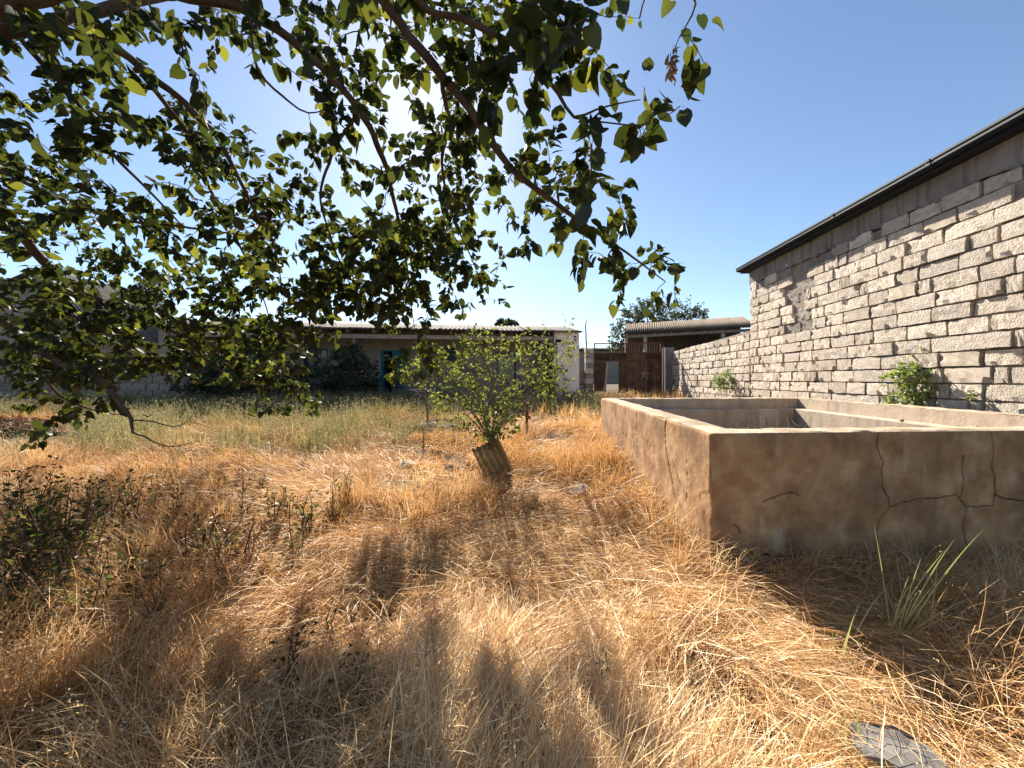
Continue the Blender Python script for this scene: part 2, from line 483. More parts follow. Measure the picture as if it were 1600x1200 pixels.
# ------------------------------------------------------------------ block building and low wall
def block_variants(n, mats, rough):
    out = []
    for k in range(n):
        r = np.random.default_rng(100 + k)
        nx, nz = 7, 4
        V = []; idx = {}
        amp = rough * r.uniform(.5, 1.3)
        tilt = r.uniform(-.04, .04, 2)
        for i in range(nx):
            for j in range(nz):
                u, w = i / (nx - 1) - .5, j / (nz - 1) - .5
                edge = (i in (0, nx - 1)) + (j in (0, nz - 1))
                x = u + (r.uniform(-.035, .035) if i not in (0, nx - 1) else r.uniform(-.012, .008) * 1.5 * np.sign(u) * -1)
                z = w + (r.uniform(-.07, .07) if j not in (0, nz - 1) else -np.sign(w) * r.uniform(0, .05))
                y = -.5 + r.normal() * amp * .075 + u * tilt[0] + w * tilt[1] + (.22 * max(0, r.normal() - 1.4) if edge else 0) + (.02 if edge == 2 else 0)
                idx[i, j] = len(V); V.append((x, y, z))
        fs = [(idx[i, j], idx[i + 1, j], idx[i + 1, j + 1], idx[i, j + 1]) for i in range(nx - 1) for j in range(nz - 1)]
        ring = [idx[i, 0] for i in range(nx)] + [idx[nx - 1, j] for j in range(1, nz)] + [idx[i, nz - 1] for i in range(nx - 2, -1, -1)] + [idx[0, j] for j in range(nz - 2, 0, -1)]
        back = []
        for v in ring:
            x, y, z = V[v]; back.append(len(V)); V.append((x, .5, z))
        for a in range(len(ring)):
            b = (a + 1) % len(ring); fs.append((ring[b], ring[a], back[a], back[b]))
        me = bpy.data.meshes.new('block'); me.from_pydata(V, [], fs); me.update()
        me.materials.append(mats[k % len(mats)])
        out.append(me)
    return out

ROUGH_BLOCKS = block_variants(21, [M['stone'], M['stone'], M['stone_grey'], M['stone'], M['stone_cut'], M['stone'], M['stone']], .22)
DARK_BLOCKS = block_variants(6, [M['stone_dark']], .45)

def lay_blocks(parent, t0, t1, z_rows, row_h, top_of, name='stone_block', lengths=(.36, .66), patch=None, loose=0.0, joined=None):
    rzw = math.pi / 2 - ANG    # local x of a block runs along AX
    inv = Matrix.Translation(-parent.location)
    n = 0
    for k, z in enumerate(z_rows):
        t = t0 - rng.uniform(0, .3)
        while t < t1 - .05:
            L = rng.uniform(*lengths) if rng.random() > .14 else rng.uniform(.18, .30)
            e = min(t + L, t1)
            if t1 - e < .14: e = t1
            s = max(t, t0)
            if e - s > .07:
                tc = (s + e) / 2
                zt = top_of(tc)
                if z + row_h * .6 < zt:
                    h = row_h
                    if z + row_h > zt: h = zt - z
                    out = rng.uniform(-.012, .018); bl = ROUGH_BLOCKS; dark = False
                    near = max(0, 1 - (tc - t0) / 3.2)
                    out -= loose * near * max(0, rng.normal()) * .03
                    if patch and patch(tc, z):
                        bl = DARK_BLOCKS; out -= rng.uniform(.03, .075)
                    gap = rng.uniform(.010, .026) + loose * near * rng.uniform(0, .03)
                    me = bl[rng.integers(len(bl))]
                    p = wall_pt(tc, z + h / 2, out - .10)
                    # -y of the block looks out to the yard
                    ROT = Matrix((( AX.x, NX.x, 0), (AX.y, NX.y, 0), (0, 0, 1))).to_4x4()
                    tl = Matrix.Rotation(rng.normal() * .012, 4, 'Y')
                    X4 = Matrix.Translation(p) @ ROT @ tl @ Matrix.Diagonal((e - s - gap * 1.7, .20, h - gap * .75, 1))
                    if joined is not None:
                        joined.add([X4 @ v.co for v in me.vertices], [tuple(q.vertices) for q in me.polygons])
                    else:
                        o = bpy.data.objects.new(name, me); COL.objects.link(o); o.parent = parent
                        o.matrix_basis = inv @ X4
                    n += 1
            t = e
    return n

GUT = 1.5 + (HY - 417) * Y_CORNER / F        # top of the gutter at the far corner
def build_block_building():
    root = empty('block_building', wall_pt(T_CORNER, 0))
    tag(root, 'tall building with rough limestone block wall and dark gutter on the right', 'building')
    t0 = 3.0
    zb = 0.02
    beam_b, beam_t = GUT - .50, GUT - .14
    NR = 18; rh = (beam_b - zb) / NR; tv = 4.35
    # body of the building behind the face (mortar shows in the joints)
    a, b = wall_pt(t0, 0, -.055), wall_pt(T_CORNER - .012, 0, -.055)
    c, d = wall_pt(T_CORNER - .012, 0, -5.2), wall_pt(t0, 0, -5.2)
    mb = MB().prism([(p.x, p.y, -.1) for p in (a, d, c, b)], (0, 0, beam_b + .1)); mb.build('mortar_core', M['mortar'], root)
    def patch(t, z):
        return (wall_t(1262) < t < wall_t(1235) and z > beam_b - 1.85) or (z > beam_b - rh * 1.2 and rng.random() < .16)
    rows_ = [zb + rh * k for k in range(NR)]
    lay_blocks(root, tv, T_CORNER, rows_, rh, lambda t: beam_b + .001, lengths=(.38, .66), patch=patch, loose=1.0)
    far = MB(); lay_blocks(root, t0, tv - .01, rows_, rh, lambda t: beam_b + .001, lengths=(.40, .68), joined=far)
    tag(far.build('stone_blocks', M['stone'], root), kind='stuff')       # outside the frame, towards the camera
    # poured ring beam, rough underside, in two pours
    cuts = [t0, wall_t(1404), wall_t(1230), T_CORNER]
    for s, e in zip(cuts[:-1], cuts[1:]):
        nx, nz = max(6, int((e - s) / .08)), 7
        V = []
        for i in range(nx + 1):
            for j in range(nz + 1):
                t = s + .004 + (e - s - .008) * i / nx; z = beam_b + (beam_t - beam_b) * j / nz
                o_ = .012 + .02 * float(fbm(t * 2, z * 3, 5, 3)) + (.0 if j else -.03)
                if j == 0: z += .06 * float(fbm(t * 5, 1, 8, 3)) - .03
                V.append(wall_pt(t, z, o_))
        Q = [(i * (nz + 1) + j, i * (nz + 1) + j + 1, (i + 1) * (nz + 1) + j + 1, (i + 1) * (nz + 1) + j) for i in range(nx) for j in range(nz)]
        n0 = len(V)
        for (t, z) in ((s + .004, beam_b), (e - .004, beam_b), (e - .004, beam_t), (s + .004, beam_t)):
            V.append(wall_pt(t, z, -.3))
        G = lambda i, j: i * (nz + 1) + j
        me = bpy.data.meshes.new('ring_beam')
        Fs = [tuple(q) for q in Q]
        Fs.append(tuple([G(i, nz) for i in range(nx + 1)] + [n0 + 2, n0 + 3]))
        Fs.append(tuple([G(i, 0) for i in range(nx, -1, -1)] + [n0, n0 + 1]))
        Fs.append(tuple([G(nx, j) for j in range(nz + 1)][::-1] + [n0 + 2, n0 + 1][::-1] )) if False else None
        Fs = [f for f in Fs if f]
        me.from_pydata([tuple(v) for v in V], [], Fs); me.update()
        me.polygons.foreach_set('use_smooth', np.ones(len(me.polygons), bool))
        link('ring_beam', me, root, M['beam_conc'])
    # end wall cap of the beam at the far corner
    MB().prism([wall_pt(T_CORNER - .001, beam_b - .01, .0), wall_pt(T_CORNER - .001, beam_b - .01, -5), wall_pt(T_CORNER - .001, beam_t, -5), wall_pt(T_CORNER - .001, beam_t, .0)], AX * .05).build('ring_beam', M['beam_conc'], root)
    # eaves: soffit board, fascia, box gutter with lips
    t0g, t1g = t0 - .6, T_CORNER + .16
    def rail(name, o0, o1, z0, z1, s=t0g, e=t1g, bev=.004):
        mb = MB().prism([wall_pt(s, z0, o0), wall_pt(s, z0, o1), wall_pt(s, z1, o1), wall_pt(s, z1, o0)], AX * (e - s))
        return mb.build(name, M['gutter'], root, bevel=bev)
    z = GUT
    rail('soffit', -.25, .205, z - .155, z - .12)
    rail('fascia', .17, .205, z - .118, z - .02)
    # gutter profile
    prof = [(.078, -.115), (.155, -.115), (.185, -.085), (.185, -.030), (.196, -.030), (.196, .0), (.172, .0), (.172, -.075), (.15, -.098), (.078, -.098)]
    mb = MB().prism([wall_pt(t0g, z + b_, a_ + .13) for a_, b_ in prof], AX * (t1g - t0g)); mb.build('gutter', M['gutter'], root)
    # hangers and joint sleeves along the gutter
    t = t0g + .3
    while t < t1g:
        MB().prism([wall_pt(t, z - .012, .21), wall_pt(t, z - .012, .325), wall_pt(t, z + .004, .325), wall_pt(t, z + .004, .21)], AX * .03).build('gutter_hanger', M['gutter'], root)
        t += .85
    for t in (wall_t(1330), wall_t(1490)):
        MB().prism([wall_pt(t, z + b_ * 1.06 + .001, a_ * 1.03 + .13) for a_, b_ in prof[:6]] + [wall_pt(t, z + .002, .30), wall_pt(t, z - .09, .21)], AX * .07).build('gutter_joint', M['gutter'], root)
    # metal roof sheet rising behind
    s, e = t0g, t1g
    mb = MB().prism([wall_pt(s, z - .018, .23), wall_pt(s, z + .0, .23), wall_pt(s, z + .55, -5.4), wall_pt(s, z + .53, -5.4)], AX * (e - s))
    mb.build('roof', M['gutter'], root)
build_block_building()

def low_top(t):
    k = (t - T_CORNER) / (T_END - T_CORNER)
    y0 = wall_pt(T_CORNER, 0).y; y1 = wall_pt(T_END, 0).y
    return (1.5 + (HY - 514) * y0 / F) * (1 - k) + (1.5 + (HY - 553) * y1 / F) * k

def build_low_wall():
    root = empty('boundary_wall', wall_pt(T_END, .6))
    tag(root, 'low limestone block boundary wall running back to the rusty gate', 'wall')
    t0, t1 = T_CORNER + .004, T_END
    rh = .232
    a, b = wall_pt(t0, 0, -.055), wall_pt(t1 - .02, 0, -.055)
    c, d = wall_pt(t1 - .02, 0, -.17), wall_pt(t0, 0, -.17)
    za, zb = low_top(t0) - .03, low_top(t1) - .03
    vs_ = [(a.x, a.y, 0), (b.x, b.y, 0), (c.x, c.y, 0), (d.x, d.y, 0), (a.x, a.y, za), (b.x, b.y, zb), (c.x, c.y, zb), (d.x, d.y, za)]
    MB().add(vs_, [(0, 1, 2, 3), (7, 6, 5, 4), (0, 4, 5, 1), (1, 5, 6, 2), (2, 6, 7, 3), (3, 7, 4, 0)]).build('mortar_core', M['mortar'], root)
    lay_blocks(root, t0, t1, [.02 + rh * k for k in range(13)], rh, low_top, lengths=(.38, .64))
build_low_wall()

# ------------------------------------------------------------------ concrete tank
def seg_dist(px_, pz_, poly):
    d = np.full(px_.shape, 9.0)
    for (x0, z0), (x1, z1) in zip(poly[:-1], poly[1:]):
        dx, dz = x1 - x0, z1 - z0
        L2 = dx * dx + dz * dz + 1e-12
        t = np.clip(((px_ - x0) * dx + (pz_ - z0) * dz) / L2, 0, 1)
        d = np.minimum(d, np.hypot(px_ - x0 - t * dx, pz_ - z0 - t * dz))
    return d

def skin(name, A, B, z0, z1, step, cracks, parent, seed, mat, amp=.006):
    """displaced plaster face from plan point A to B; outward is to the right of A->B"""
    A = Vector((A.x, A.y, 0)); B = Vector((B.x, B.y, 0))
    L = (B - A).length; d = (B - A) / L
    out = Vector((d.y, -d.x, 0))
    nx, nz = int(L / step), int((z1 - z0) / step)
    u = np.linspace(0, L, nx + 1); z = np.linspace(z0, z1, nz + 1)
    UU, ZZ = np.meshgrid(u, z, indexing='ij')
    h = amp * fbm(UU * 2.2, ZZ * 2.2, seed, 5) + .0025 * fbm(UU * 14, ZZ * 14, seed + 5, 3)
    # flaked patches
    fl = fbm(UU * 1.5 + 9, ZZ * 1.9, seed + 31, 4)
    h -= .005 * np.clip((fl - .18) * 18, 0, 1)
    ck = np.zeros_like(UU)
    wob = .02
    uw = UU + wob * fbm(UU * 9, ZZ * 9, seed + 3, 3); zw = ZZ + wob * fbm(UU * 9, ZZ * 9, seed + 4, 3)
    for poly, wd in cracks:
        q = []
        for p in poly:
            r = Vector(p) - A; q.append((r.dot(d), p[2]))
        dist = seg_dist(uw, zw, q)
        wv_ = wd * .62 * np.clip(.75 + 1.5 * fbm(UU * 5, ZZ * 5, seed + 21, 2), .15, 1.7)
        c = np.clip(1 - dist / np.maximum(wv_, .0045), 0, 1)
        ck = np.maximum(ck, np.clip(c * 2.2, 0, 1))
    h -= .014 * ck
    h += .012
    # worn arrises: the faces meet on the corner line
    e = np.minimum(np.minimum(UU, L - UU), z1 - ZZ)
    q_ = np.clip(e / (.026 + .014 * fbm(UU * 6, ZZ * 6, seed + 8, 2)), 0, 1)
    h *= np.sqrt(q_ * (2 - q_))
    V = np.empty((nx + 1, nz + 1, 3))
    V[..., 0] = A.x + d.x * UU + out.x * h; V[..., 1] = A.y + d.y * UU + out.y * h; V[..., 2] = ZZ
    i, j = np.meshgrid(np.arange(nx), np.arange(nz), indexing='ij')
    a = (i * (nz + 1) + j).ravel()
    Q = np.stack([a, a + nz + 1, a + nz + 2, a + 1], -1)
    me = np_mesh(name, V.reshape(-1, 3), Q, True, {'crack': ck.ravel()})
    return link(name, me, parent, mat)

def ray_plane(px, py, A, B):
    d = Vector(((px - CX) / F, 1, (HY - py) / F))
    t = (Vector((B.x - A.x, B.y - A.y, 0))); n = Vector((t.y, -t.x, 0))
    o = Vector((0, 0, EYE))
    k = (Vector((A.x, A.y, 0)) - o).dot(n) / d.dot(n)
    return o + d * k

def build_tank():
    root = empty('concrete_tank', (TNL.x, TNL.y, 0))
    tag(root, 'open weathered concrete water tank with cracked plaster walls in dry grass', 'water tank')
    th = .27
    def unit(a, b): v = Vector((b.x - a.x, b.y - a.y, 0)); return v.normalized()
    C = [TNL, TNR, TFR, TFL]
    # inset corners
    def inset(dist):
        res = []
        for i in range(4):
            p, q, r = C[i - 1], C[i], C[(i + 1) % 4]
            d1, d2 = unit(p, q), unit(q, r)
            n1, n2 = Vector((-d1.y, d1.x, 0)), Vector((-d2.y, d2.x, 0))
            # intersection of the two offset lines
            a = Vector((q.x, q.y, 0)) + n1 * dist; b = Vector((q.x, q.y, 0)) + n2 * dist
            den = d1.x * d2.y - d1.y * d2.x
            t = ((b.x - a.x) * d2.y - (b.y - a.y) * d2.x) / den
            res.append(a + d1 * t)
        return res
    I, I2, C0 = inset(th), inset(th + .24), inset(.035)
    names = ['front_wall', 'side_wall', 'back_wall', 'side_wall']
    zt = TANK_TOP - .012
    for i in range(4):
        a, b, c, d = C0[i], C0[(i + 1) % 4], I[(i + 1) % 4], I[i]
        MB().prism([(p.x, p.y, -.15) for p in (d, c, b, a)][::-1], (0, 0, zt + .15)).build(names[i], M['tank_in'], root)
    # coping: flaky mortar cap, slightly uneven
    for i in range(4):
        a, b, c, d = C[i], C[(i + 1) % 4], I[(i + 1) % 4], I[i]
        n = 110; m = 6
        V = []
        for k in range(n + 1):
            p = a.lerp(b, k / n); q = d.lerp(c, k / n)
            for j in range(m + 1):
                r = Vector((p.x, p.y, 0)).lerp(Vector((q.x, q.y, 0)), j / m)
                e = min(j, m - j)
                ch = max(0.0, float(fbm(r.x * 7, r.y * 7, 61 + j, 3)))
                if e == 0:
                    r = r.lerp(Vector((q.x, q.y, 0)) if j == 0 else Vector((p.x, p.y, 0)), .02 + .10 * ch)
                z = TANK_TOP - (.008 + .035 * ch if e == 0 else 0) - (.012 * ch if e == 1 else 0) + .008 * float(fbm(r.x * 5, r.y * 5, 41 + i, 3))
                V.append((r.x, r.y, z))
        G = lambda k, j: k * (m + 1) + j
        Fs = [(G(k, j), G(k + 1, j), G(k + 1, j + 1), G(k, j + 1)) for k in range(n) for j in range(m)]
        me = np_mesh('coping', V, np.array(Fs)); link('coping', me, root, M['plaster_top'])
    # inner ledge, one step lower
    names = ['ledge'] * 4
    for i in range(4):
        a, b, c, d = I[i], I[(i + 1) % 4], I2[(i + 1) % 4], I2[i]
        MB().prism([(p.x, p.y, -.1) for p in (a, b, c, d)], (0, 0, TANK_TOP - .21 + .1)).build('ledge', M['tank_in'], root, bevel=.012)
    MB().prism([(p.x, p.y, -.1) for p in I2], (0, 0, .2)).build('floor_slab', M['tank_in'], root)
    Z7 = lambda pts: [ray_plane(920 + x / 2.353, 590 + y / 2.353, TNL, TNR) for x, y in pts]
    Zl = lambda pts: [ray_plane(920 + x / 2.353, 590 + y / 2.353, TNL, TFL) for x, y in pts]
    fc = [(Z7([(1065, 205), (1058, 250), (1080, 300), (1068, 340), (1075, 400), (1098, 440), (1100, 480), (1070, 520), (1055, 600), (1055, 700)]), .011),
          (Z7([(1468, 200), (1478, 270), (1475, 320), (1490, 370), (1485, 435), (1475, 470)]), .010),
          (Z7([(1100, 475), (1150, 455), (1210, 440), (1290, 440), (1345, 430), (1380, 470), (1420, 478), (1475, 470)]), .009),
          (Z7([(1490, 435), (1530, 445), (1600, 450), (1700, 440)]), .008),
          (Z7([(1370, 290), (1365, 400), (1360, 440)]), .007),
          (Z7([(455, 628), (500, 640), (545, 655), (580, 640), (620, 648), (660, 650), (700, 660), (760, 662), (800, 655), (880, 670), (960, 668)]), .012),
          (Z7([(1190, 690), (1290, 675), (1340, 670), (1400, 672), (1440, 680), (1500, 692), (1600, 700), (1720, 690)]), .011),
          (Z7([(640, 455), (690, 430), (740, 420), (775, 436)]), .004),
          (Z7([(557, 570), (552, 545), (528, 535)]), .004),
          (Z7([(1380, 470), (1372, 560), (1390, 620)]), .006)]
    lc = [(Zl([(292, 140), (285, 200), (288, 260), (295, 300), (310, 380), (330, 500), (335, 620)]), .016),
          (Zl([(365, 300), (370, 370), (362, 470)]), .004),
          (Zl([(180, 110), (176, 200), (184, 300)]), .012)]
    skin('front_face', TNL, TNR, -.1, TANK_TOP - .006, .0066, fc, root, 51, M['plaster'])
    skin('side_face', TFL, TNL, -.1, TANK_TOP - .006, .014, lc, root, 77, M['plaster'])
    return I2
TANK_IN = build_tank()

# ------------------------------------------------------------------ foliage tools
def leaf_base():
    mid = [(0, 0), (.3), (.65), (1.0)]
    my = [0.0, .3, .65, 1.0]
    side = [(.20, -.09), (.41, .13), (.43, .40), (.27, .72)]
    V = [(0, y, -.22 * y * y) for y in my]
    for s in (1, -1):
        for x, y in side:
            V.append((s * x, y, -.22 * y * y + .50 * x * x + .12 * x))
    V += [(-.012, -.30, .03), (.012, -.30, .03)]
    T = []
    for b, fl in ((4, False), (8, True)):
        t = [(0, b, b + 1), (0, b + 1, 1), (1, b + 1, b + 2), (1, b + 2, 2), (2, b + 2, b + 3), (2, b + 3, 3)]
        T += [x[::-1] if fl else x for x in t]
    T += [(12, 13, 0)]
    return np.array(V, float), np.array(T)
LEAF_V, LEAF_T = leaf_base()
SMALL_V = np.array([(0, 0, 0), (.28, .4, .05), (0, .5, -.04), (-.28, .4, .05), (0, 1, -.10)], float)
SMALL_T = np.array([(0, 1, 2), (0, 2, 3), (1, 4, 2), (3, 2, 4)])
LONG_V = np.array([(0, 0, 0), (.13, .4, .03), (0, .5, -.02), (-.13, .4, .03), (0, 1, -.10)], float)

def norm(a): return a / np.maximum(np.linalg.norm(a, axis=-1, keepdims=True), 1e-9)

def leaf_frames(axis, nrm):
    y = norm(axis); z = norm(nrm - (nrm * y).sum(-1, keepdims=True) * y); x = np.cross(y, z)
    return np.stack([x, y, z], -1)          # columns

def leaf_mesh(name, pos, frames, size, base=(LEAF_V, LEAF_T), curl=None, r=rng):
    bv, bt = base
    n = len(pos)
    B = np.repeat(bv[None], n, 0).copy()
    B[:, :, 2] *= r.uniform(-.4, 2.0, (n, 1)); B[:, :, 0] *= r.uniform(.75, 1.1, (n, 1))
    V = np.einsum('nij,nkj->nki', frames, B * size[:, None, None]) + pos[:, None, :]
    T = (bt[None] + (np.arange(n) * len(bv))[:, None, None]).reshape(-1, 3)
    return np_mesh(name, V.reshape(-1, 3), T, True, {'tint': np.repeat(r.random(n), len(bv))})

# ------------------------------------------------------------------ the mulberry tree
DENS = [  # 50 px cells from the left, rows from the top: how much of the sky the crown hides (0-9)
 [8,7,8,6,5,2,3,3,4,6,7,6,6,7,7,8,8,8,7,3,1,4,2],
 [6,8,7,7,5,2,2,3,5,6,7,7,6,7,7,8,8,6,3,0,1,1,0],
 [5,7,8,8,6,4,3,3,3,4,5,7,7,6,7,8,7,5,2,3,3,3,0],
 [6,6,7,8,8,7,5,4,3,4,5,7,5,4,6,7,7,6,6,5,2,2,0],
 [6,7,7,7,7,7,7,6,3,5,5,3,5,7,7,6,7,7,7,6,1,0,0],
 [7,7,8,7,6,4,6,7,6,5,3,4,6,7,7,6,7,6,6,5,0,0,0],
 [8,7,7,6,6,6,7,7,7,5,5,6,7,7,6,7,6,6,5,4,1,0,0],
 [7,7,6,6,6,6,7,6,6,4,5,7,7,7,3,3,5,6,6,7,5,0,0],
 [6,6,7,7,5,4,5,6,7,5,6,8,8,7,6,3,0,2,5,7,8,5,0],
 [6,7,8,8,7,4,4,6,7,5,5,6,7,5,4,1,0,0,0,3,5,3,0],
 [7,8,8,8,8,7,7,7,6,3,1,2,3,4,1,0,0,0,0,0,0,0,0],
 [7,7,7,7,7,7,7,7,4,1,0,0,2,2,0,0,0,0,0,0,0,0,0],
 [5,6,5,4,1,0,0,1,3,4,0,0,0,0,0,0,0,0,0,0,0,0,0],
 [2,2,2,2,0,0,0,0,0,0,0,0,0,0,0,0,0,0,0,0,0,0,0]]
DENS = np.array(DENS, float)

def dens_at(px, py):
    c = np.floor(np.asarray(px) / 50).astype(int); r = np.floor(np.asarray(py) / 50).astype(int)
    ok = (c >= 0) & (c < DENS.shape[1]) & (r >= 0) & (r < DENS.shape[0])
    v = np.where(ok, DENS[np.clip(r, 0, DENS.shape[0] - 1), np.clip(c, 0, DENS.shape[1] - 1)], 0)
    outside = (np.asarray(px) < 0) | (np.asarray(py) < 0)
    return np.where(outside, 5, v)

def build_mulberry():
    r = np.random.default_rng(5)
    base = Vector((-4.9, 2.3, gz(-4.9, 2.3)))
    root = empty('mulberry_tree', base)
    tag(root, 'large mulberry tree whose leafy branches hang across the top left', 'tree')
    fork = np.array((-4.6, 2.4, 2.0)); crown = np.array((-4.0, 2.3, 3.3))
    P = lambda l: [tuple(U(x, y, D)) + (rad,) for x, y, D, rad in l]
    limbs = []
    limbs.append(('trunk', [tuple(base - Vector((0, 0, .2))) + (.24,), tuple(base + Vector((.05, 0, .9))) + (.19,), (*fork, .17), (*crown, .12), (-3.6, 2.3, 4.3, .08), (-3.4, 2.4, 5.0, .04)]))
    limbs.append(('limb', [(*crown, .075), (-3.2, 2.7, 4.2, .06)] + P([(340, 0, 3.0, .048), (420, 40, 3.1, .045), (500, 105, 3.2, .041), (560, 175, 3.35, .037), (600, 245, 3.6, .032), (615, 310, 4.0, .027), (630, 380, 4.5, .020), (640, 450, 4.9, .012), (648, 520, 5.1, .006)])))
    limbs.append(('limb', [(*crown, .08), (-2.4, 2.3, 4.6, .06), (-1.3, 2.35, 4.4, .05)] + P([(600, 0, 2.5, .042), (640, 62, 2.5, .041), (690, 122, 2.5, .037), (750, 192, 2.52, .034), (800, 262, 2.55, .028), (850, 302, 2.6, .023), (900, 342, 2.65, .018), (945, 372, 2.7, .013), (1000, 410, 2.72, .009), (1040, 440, 2.75, .005)])))
    limbs.append(('limb', [(*fork, .085)] + P([(-260, -40, 3.0, .075), (-80, 10, 3.2, .068), (10, 30, 3.3, .06), (100, 50, 3.35, .056), (190, 80, 3.4, .05), (250, 130, 3.5, .044), (300, 172, 3.6, .038), (340, 212, 3.7, .033), (370, 272, 3.8, .026), (400, 332, 3.95, .02), (430, 390, 4.1, .012), (440, 450, 4.2, .007)])))
    limbs.append(('limb', [(*fork, .095)] + P([(-320, 230, 3.3, .085), (-100, 290, 3.7, .075), (0, 330, 4.2, .068), (30, 362, 4.35, .064), (62, 402, 4.5, .06), (112, 452, 4.8, .054), (182, 477, 5.2, .048), (242, 502, 5.5, .041), (292, 532, 5.8, .034), (332, 570, 5.9, .027), (370, 594, 6.0, .02), (405, 598, 6.0, .012)])))
    limbs.append(('limb', [(*fork, .08)] + P([(-300, 420, 3.1, .06), (-90, 470, 3.3, .052), (0, 502, 3.45, .045), (42, 532, 3.5, .042), (92, 566, 3.5, .038), (140, 580, 3.5, .034), (170, 606, 3.48, .030), (190, 636, 3.45, .026), (206, 655, 3.45, .022), (208, 676, 3.45, .013), (226, 682, 3.42, .010), (245, 692, 3.4, .008), (270, 698, 3.4, .006), (312, 689, 3.4, .003)])))
    limbs.append(('limb', P([(207, 656, 3.45, .009), (236, 658, 3.44, .008), (270, 667, 3.42, .006), (290, 660, 3.4, .004), (304, 645, 3.4, .002)])))
    limbs.append(('limb', [(*fork, .06)] + P([(-200, 200, 3.5, .04), (0, 267, 3.8, .026), (70, 300, 3.9, .024), (180, 340, 4.0, .021), (290, 355, 4.1, .017), (370, 366, 4.2, .012), (420, 376, 4.25, .007)])))
    limbs.append(('limb', [(*fork, .06)] + P([(-160, -60, 2.8, .04), (0, 22, 2.9, .026), (42, 72, 2.95, .024), (120, 160, 3.1, .021), (180, 242, 3.3, .018), (235, 300, 3.5, .014), (285, 352, 3.7, .009)])))
    limbs.append(('limb', [(-1.3, 2.35, 4.4, .035), (-.8, 2.0, 3.9, .03)] + P([(652, 0, 2.1, .024), (721, 29, 2.05, .022), (779, 57, 2.0, .02), (819, 78, 2.0, .018), (844, 110, 2.0, .015), (872, 147, 2.0, .012), (897, 184, 2.0, .010), (930, 172, 1.9, .007), (962, 163, 1.85, .005), (1000, 157, 1.8, .003)])))
    limbs.append(('limb', P([(897, 184, 2.0, .007), (950, 193, 1.9, .005), (1000, 197, 1.8, .004), (1035, 185, 1.72, .003), (1062, 165, 1.7, .002)])))
    limbs.append(('limb', [(-3.2, 2.7, 4.2, .03)] + P([(370, 0, 2.9, .018), (392, 55, 2.9, .016), (405, 112, 2.9, .013), (440, 150, 2.95, .011), (482, 176, 3.0, .008), (530, 163, 3.0, .004)])))
    limbs.append(('limb', [(*fork, .05)] + P([(-200, 520, 3.6, .035), (0, 545, 4.6, .028), (60, 582, 5.0, .024), (100, 622, 5.3, .02), (150, 642, 5.5, .013), (200, 650, 5.6, .006)])))
    limbs.append(('limb', [(-1.3, 2.35, 4.4, .04), (-.2, 1.9, 4.0, .03), (.5, 1.7, 3.5, .02)] + P([(1000, -80, 1.7, .014), (1060, -30, 1.6, .010), (1085, 5, 1.55, .006), (1062, 55, 1.5, .003), (1054, 80, 1.5, .002)])))
    limbs.append(('limb', [(-1.3, 2.35, 4.4, .035), (-.5, 2.1, 4.1, .03)] + P([(760, -60, 1.9, .02), (850, -20, 1.85, .015), (905, 30, 1.8, .010), (890, 80, 1.8, .006)])))
    limbs.append(('limb', P([(232, 128, 3.48, .028), (300, 220, 3.9, .024), (330, 300, 4.5, .021), (372, 380, 5.0, .018), (402, 440, 5.4, .014), (428, 520, 5.6, .009), (445, 585, 5.6, .004)])))
    limbs.append(('limb', P([(690, 122, 2.5, .026), (700, 190, 3.1, .022), (692, 260, 3.7, .020), (705, 330, 4.3, .016), (735, 400, 4.9, .011), (752, 440, 5.0, .005)])))
    limbs.append(('limb', P([(560, 175, 3.35, .022), (520, 240, 3.8, .020), (500, 310, 4.3, .017), (520, 380, 4.8, .014), (545, 440, 5.2, .010), (560, 480, 5.3, .005)])))
    # unseen overhead limbs, added to carry leaves that dim the foreground
    limbs.append(('limb', [(*crown, .07), (-3.0, 3.5, 5.0, .05), (-1.8, 4.4, 5.9, .035), (-.4, 4.9, 6.2, .015)]))
    limbs.append(('limb', [(*crown, .07), (-2.6, 1.4, 4.6, .05), (-1.0, .6, 4.9, .035), (.7, .2, 4.6, .015)]))
    limbs.append(('limb', [(*crown, .07), (-3.2, .8, 4.2, .05), (-2.0, -.8, 4.6, .035), (-.6, -1.6, 4.5, .015)]))
    limbs.append(('limb', [(-1.0, .6, 4.9, .03), (-.2, -.4, 4.8, .02), (.9, -1.0, 4.5, .01)]))
    nodes = []; nd = []
    for name, pts in limbs:
        s = spline(pts, .06)
        if name == 'limb': s[:, 3] *= .76
        wob = np.array([[float(fbm(k * .23, q * 7.7 + len(nodes), 61, 3)) for q in range(3)] for k in range(len(s))])
        s[:, :3] += wob * np.clip(s[:, 3:4] * .9, .008, .03)
        s[:, 3] *= 1 + .10 * np.array([float(fbm(k * .7, len(nodes), 71, 2)) for k in range(len(s))])
        MB().tube(s[:, :3], list(np.maximum(s[:, 3], .0022)), 8 if s[0, 3] > .03 else 6).build(name, M['bark'], root, smooth=True)
        nodes.append(s[:, :3]); 
        # the thick parts near the trunk carry few twigs
        nd.append(np.where(s[:, 3] > .07, 9.0, 0.0))
    skel = np.concatenate(nodes); pen = np.concatenate(nd)
    spx, spy = to_px(skel); sD = skel[:, 1]
    vis = (spx > -80) & (spx < 1250) & (spy > -60) & (spy < 760) & (sD > 1)
    vpx, vpy, vD = spx[vis], spy[vis], sD[vis]
    # points the twigs grow to: from the crown's own thickness, cell by cell
    att = []
